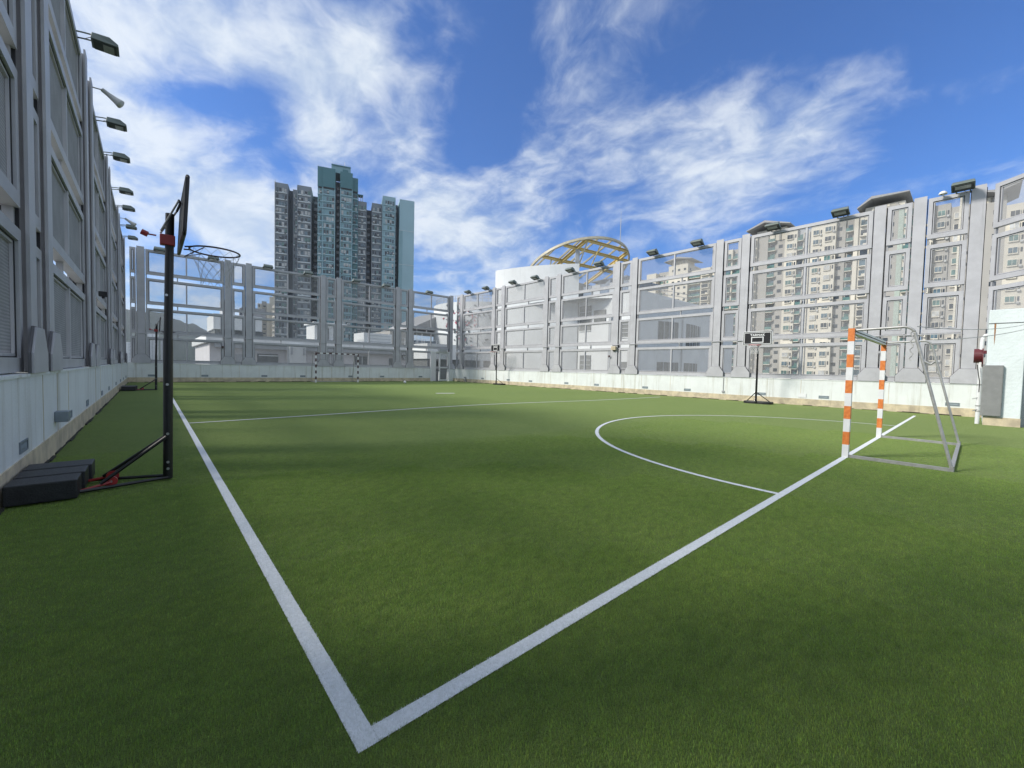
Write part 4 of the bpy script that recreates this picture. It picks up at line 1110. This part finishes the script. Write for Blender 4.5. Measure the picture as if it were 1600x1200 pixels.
for m, bb in hb.items(): o = bb.build('climbing_hold', root); o['kind'] = 'stuff'
b = MB(); b.tube([(cx+(r-.3)*math.sin(R(a)), cy+(r-.3)*math.cos(R(a)), 11.1) for a in range(180, 300, 6)], .035, bgrey_m, 5)
b.tube([(cx+(r-.3)*math.sin(R(a)), cy+(r-.3)*math.cos(R(a)), 10.7) for a in range(180, 300, 6)], .03, bgrey_m, 5)
for a in range(180, 300, 6): b.tube([(cx+(r-.3)*math.sin(R(a)), cy+(r-.3)*math.cos(R(a)), 10.1), (cx+(r-.3)*math.sin(R(a)), cy+(r-.3)*math.cos(R(a)), 11.1)], .03, bgrey_m, 5)
b.build('railing', root)
b = MB(); cyl_wall(b, cx, cy, r+.06, 222, 262, .2, 3.1, shutter_m, 14, .1); b.build('window', root)

# --- big white building with curved wall, yellow pergola ring above
root = thing('white_building', 'large white building with a curved blank wall behind the right screen', 'building')
# curved wall through A=(31.6,39.3) and B=(35.9,29.8)
A_, B_ = Vector((31.6, 39.3, 0)), Vector((35.9, 29.8, 0)); mid = (A_+B_)/2; dd = (B_-A_); L_ = dd.length; nrm = Vector((-dd.y, dd.x, 0)).normalized()
if nrm.x < 0: nrm = -nrm
rad = 19.0; cc = mid + nrm*math.sqrt(rad*rad-(L_/2)**2)
aA = math.degrees(math.atan2(A_.x-cc.x, A_.y-cc.y)); aB = math.degrees(math.atan2(B_.x-cc.x, B_.y-cc.y))
b = MB(); cyl_wall(b, cc.x, cc.y, rad, aA, aB, -26, 13.1, bwhite_m, 40, .5); b.build('curved_wall', root)
b = MB(); b.box((36.0, 22.4, -26), (60, 29.75, 9.35), bwhite_m); b.box((36.6, 29.76, -26), (60, 39, 9.6), bwhite_m); b.build('wall', root)
b = MB(); b.box((35.9, 26.1, 6.35), (36.0, 27.6, 7.7), shutter_m); b.build('window_recess', root)
def window_on_x(X, y0, y1, z0, z1, slats=4, m=shutter_m, name='window'):
    b = MB(); b.box((X-.06, y0, z0), (X-.002, y1, z1), m)
    fo = b.build(name, root)
    b = MB()
    for k in range(1, slats): z = z0+(z1-z0)*k/slats; b.box((X-.12, y0, z-.04), (X-.061, y1, z+.04), bgrey_m)
    b.box((X-.10, y0, z0-.08), (X-.001, y1, z0-.002), bwhite_m); b.build('slat', fo)
root_w = root
window_on_x(36.0, 28.0, 29.6, 5.6, 8.3, 4)
window_on_x(36.0, 27.9, 29.4, 1.3, 2.9, 3)
window_on_x(36.0, 22.9, 25.0, 4.7, 6.4, 4)
window_on_x(36.0, 23.0, 25.6, .2, 2.2, 3)
b = MB(); b.box((35.7, 22.3, 3.6), (35.999, 29.5, 4.0), bwhite_m); b.box((35.8, 25.3, -2), (35.999, 25.6, 6.9), bgrey_m); b.build('ledge', root)
b = MB(); b.tube([(36.2, 22.6, 9.4), (36.2, 22.6, 10.4)], .05, bgrey_m, 5)
for k in range(6): b.box((36.3, 22.6+k*1.15, 9.4), (36.36, 23.7+k*1.15, 10.5), solar_m if k % 2 else bgrey_m)
b.build('balustrade', root)
b = MB(); b.box((40, 33.5, 9.6), (46, 38.5, 12.2), shutter_m); b.box((37.6, 36.6, 9.6), (40.0, 38.4, 14.0), cream_m); b.build('roof_house', root)
b = MB()
b.prism([(42.0, 30.0, 9.4), (42.0, 34.5, 9.4), (42.0, 30.0, 12.4)], (.3, 0, 0), solar_m)
for k in range(5):
    b.box((44.0+k*2.1, 29.0, 12.9), (45.9+k*2.1, 34.5, 13.05), solar_m)
b.build('roof_panel', root)

# south wing, curved, in shade
root = thing('curved_building', 'shaded grey curved building with wide windows below the distant towers', 'building')
cx, cy, r = 45.0, 33.5, 12.2
b = MB(); cyl_wall(b, cx, cy, r, 120, 222, -26, 8.9, bwhite_m, 44, .5); b.poly([(cx+(r-.01)*math.sin(R(k*9)), cy+(r-.01)*math.cos(R(k*9)), 8.8) for k in range(40)], bgrey_m)
b.build('wall', root)
for (a0, a1, z0, z1) in ((191, 204, 4.4, 6.6), (171, 184, 4.2, 6.6), (163, 169, 4.2, 6.6), (190, 204, .4, 2.3), (168, 185, .4, 2.3)):
    b = MB(); cyl_wall(b, cx, cy, r+.05, a0, a1, z0, z1, shutter_m, 8, .1); fo = b.build('window', root)
    b = MB()
    for k in range(1, 4): a = R(a0+(a1-a0)*k/4); b.box((cx+(r+.06)*math.sin(a)-.05, cy+(r+.06)*math.cos(a)-.05, z0), (cx+(r+.06)*math.sin(a)+.05, cy+(r+.06)*math.cos(a)+.05, z1), bgrey_m)
    b.build('mullion', fo)
b = MB()
for a in (187.5, 208): b.tube([(cx+(r+.15)*math.sin(R(a)), cy+(r+.15)*math.cos(R(a)), -3), (cx+(r+.15)*math.sin(R(a)), cy+(r+.15)*math.cos(R(a)), 7.0)], .12, bwhite_m, 6)
b.build('pipe', root)
b = MB()
for zz_ in (9.5, 9.9): b.tube([(cx+(r-.4)*math.sin(R(a)), cy+(r-.4)*math.cos(R(a)), zz_) for a in range(125, 225, 5)], .03, bgrey_m, 5)
b.build('railing', root)

# yellow steel ring pergola
root = thing('steel_pergola', 'round yellow steel pergola ring above the white building', 'pergola')
cx, cy, z, r = 45.034, 37.698, 15.2, 7.22
_N = Vector((.09677, .38122, 1)).normalized()
TILT = Matrix.Translation((cx, cy, z)) @ Vector((0, 0, 1)).rotation_difference(_N).to_matrix().to_4x4() @ Matrix.Translation((-cx, -cy, -z))
b = MB(); n = 64
for k in range(n):
    a0, a1 = 2*math.pi*k/n, 2*math.pi*(k+1)/n
    o_ = [(cx+r*math.cos(a), cy+r*math.sin(a)) for a in (a0, a1)]; i_ = [(cx+(r-.22)*math.cos(a), cy+(r-.22)*math.sin(a)) for a in (a0, a1)]
    vs = [(o_[0][0], o_[0][1], z-.16), (o_[1][0], o_[1][1], z-.16), (o_[1][0], o_[1][1], z+.16), (o_[0][0], o_[0][1], z+.16), (i_[0][0], i_[0][1], z-.16), (i_[1][0], i_[1][1], z-.16), (i_[1][0], i_[1][1], z+.16), (i_[0][0], i_[0][1], z+.16)]
    b.mesh(vs, [(0, 1, 2, 3), (5, 4, 7, 6), (3, 2, 6, 7), (1, 0, 4, 5)], ring_m)
b.v = [tuple(TILT @ Vector(p)) for p in b.v]; b.build('ring', root)
def chord(px, py, dx, dy):
    d = Vector((dx, dy)).normalized(); o_ = Vector((px-cx, py-cy)); h_ = o_.dot(d); disc = h_*h_-(o_.dot(o_)-(r-.2)**2)
    if disc <= 0: return None
    s_ = math.sqrt(disc); p0 = Vector((px, py))+d*(-h_-s_); p1 = Vector((px, py))+d*(-h_+s_); return p0, p1
def beam(p0, p1, wd, ht, m, name='beam', z_=z):
    d = (Vector(p1)-Vector(p0)); L = d.length; T_ = TILT @ Matrix.Translation((p0[0], p0[1], z_)) @ Matrix.Rotation(math.atan2(d.y, d.x), 4, 'Z')
    b = MB(); b.box((0, -wd/2, -ht+.1), (L, wd/2, -ht+.16), m, T_); b.box((0, -wd/2, .04), (L, wd/2, .1), m, T_); b.box((0, -.04, -ht+.16), (L, .04, .04), m, T_)
    b.build(name, root)
D1 = (.125, .99)      # towards far
for (px, py, wd, ht) in ((40.6, 32.6, .34, .42), (47.9, 31.3, .34, .42)):
    c_ = chord(px, py, *D1)
    if c_: beam(c_[0], c_[1], wd, ht, yellow_m, z_=z-.004)
D2 = (.955, -.30)
for (px, py) in ((39.0, 34.5), (40.7, 32.4), (39.2, 37.4), (43.0, 41.6)):
    D = Vector((6.9, -1.25)).normalized()
    c_ = chord(px, py, D.x, D.y)
    if c_: beam(c_[0], c_[1], .28, .34, yellow_m, z_=z)
for k in range(7):
    base_ = Vector((38.0, 36.0)).lerp(Vector((52.0, 34.0)), (k+.25)/7)
    c_ = chord(base_.x, base_.y, *D1)
    if c_: beam(c_[0], c_[1], .16, .2, ring_m, 'purlin', z_=z+.13)
b = MB(); b.tube([(41.0, 34.4, 9.5), (41.0, 34.4, 16.6)], .38, bgrey_m, 4); b.build('post', root); b = MB(); b.tube([(48.0, 33.6, 9.3), (48.0, 33.6, 16.2)], .2, yellow_m, 8); b.build('post', root)
for p0, p1, r_, m in (((41.0, 34.4, 14), (40.7, 32.6, 17.2), .09, ring_m), ((39.4, 38.5, 11.5), (39.4, 37.4, 15.7), .09, ring_m), ((43.4, 34.0, 15.0), (43.0, 32.3, 17.2), .08, yellow_m)):
    b = MB(); b.tube([p0, p1], r_, m, 6); b.build('brace', root)
b = MB(); b.tube([(47.2, 32.3, 16.9), (47.2, 32.3, 21.6)], .05, bgrey_m, 6); b.tube([(47.2, 32.3, 21.6), (47.2, 32.3, 22.5)], .02, bgrey_m, 6)
for a in (0, 2.1, 4.2): b.tube([(47.2, 32.3, 18.0), (47.2+.8*math.cos(a), 32.3+.8*math.sin(a), 17.2)], .03, bgrey_m, 5)
b.box((47.0, 32.1, 17.3), (47.4, 32.5, 17.7), reel_m)
tag(b.build('lightning_mast'), 'thin mast standing on the yellow steel ring', 'mast')

# --- far valley towers and hills
for k, (a, d, w_, zt, lab) in enumerate(((-2.8, 1250, 22, 44, 'pale distant tower at the foot of the hill beside the left screen'), (-1.6, 1250, 18, 40, 'short pale distant tower near the left screen'),
        (.2, 1300, 20, 66, 'tall pale distant tower at the foot of the hill left of the large hoop pole'), (1.3, 1320, 22, 52, 'shorter pale distant tower just left of the large hoop pole'), (38.0, 900, 60, 58, 'hazy wide block behind the far corner'))):
    a = R(a); root = thing('tower_block', lab, 'building', (d*math.sin(a), d*math.cos(a), 0), -a, 'distant pale towers in the valley' if k < 4 else None)
    b = MB(); b.box((-w_/2, 0, -26), (w_/2, 20, zt), bwhite_m if k < 4 else hill_m); b.box((-w_*.3, -2, -26), (-w_*.1, 0, zt-2), bwhite_m if k < 4 else hill_m); b.build('wall', root)
    if k < 4:
        b = MB()
        for j in range(int((zt+20)/3.2)):
            for i in range(3): b.box((-w_/2+2+i*w_*.32, -.6, zt-3-3.2*j), (-w_/2+4.4+i*w_*.32, 0-.001, zt-1.6-3.2*j), bgrey_m)
        o = b.build('window', root); o['kind'] = 'stuff'
rng = random.Random(11)
def hill(name, prof, d, depth, lab, m=hill_m):
    """prof: list of (azimuth, tan elevation) of the ridge seen at distance d"""
    vs = []; fs = []; nr = 26; n = 0
    azs = []; a = prof[0][0]
    while a <= prof[-1][0]+.001: azs.append(a); a += .35
    for ai, a in enumerate(azs):
        for (a0, e0), (a1, e1) in zip(prof[:-1], prof[1:]):
            if a0 <= a <= a1+1e-6: e = e0+(e1-e0)*(a-a0)/(a1-a0)
        e += .0022*math.sin(a*2.1)+.0013*math.sin(a*5.3+1)
        for j in range(nr):
            t_ = j/(nr-1); dist = d-depth*(1-t_) if t_ <= 1 else d
            hz = -26+(e*d+27)*(t_**1.25)
            gull = math.sin(a*3.1+1.3*math.sin(a*1.7)+t_*2)*(1-t_)*t_*90+math.sin(a*9+t_*6)*(1-t_)*t_*30
            dist += gull
            vs.append((dist*math.sin(R(a)), dist*math.cos(R(a)), hz+rng.uniform(-3, 3)*t_))
    for i in range(len(azs)-1):
        for j in range(nr-1): k = i*nr+j; fs.append((k, k+nr, k+nr+1, k+1))
    # back slope
    n0 = len(vs)
    for a in azs: vs.append(((d+900)*math.sin(R(a)), (d+900)*math.cos(R(a)), -26))
    for i in range(len(azs)-1): fs.append((i*nr+nr-1, (i+1)*nr+nr-1, n0+i+1, n0+i))
    b = MB(); b.mesh(vs, fs, m); o = b.build(name, smooth=True); tag(o, lab, kind='structure')
hill('hills', [(-14, .085), (-8, .092), (-3, .088), (0, .088), (1.2, .086), (2.4, .077), (4, .066), (5.2, .057), (7.5, .048), (9, .038), (12, .03), (20, .028), (34, .045), (38, .102), (40, .115), (44, .12), (60, .10), (75, .05), (95, .03)], 2700, 1500, 'wooded hills beyond the city')

# haze: even, thin air over the whole scene
hz_m = bpy.data.materials.new('haze'); hz_m.use_nodes = True
t = NT(hz_m.node_tree)
for n in list(t.n): t.n.remove(n)
pv = t.new('ShaderNodeVolumePrincipled'); pv.inputs['Color'].default_value = (.86, .92, 1.0, 1); pv.inputs['Density'].default_value = .00013; pv.inputs['Anisotropy'].default_value = .2
mo = t.new('ShaderNodeOutputMaterial'); t.l.new(pv.outputs[0], mo.inputs['Volume'])
b = MB(); b.box((-4200, -3200, -27.2), (4200, 4200, 345), hz_m)
tag(b.build('haze'), 'thin bluish haze over the city', 'haze', kind='stuff')
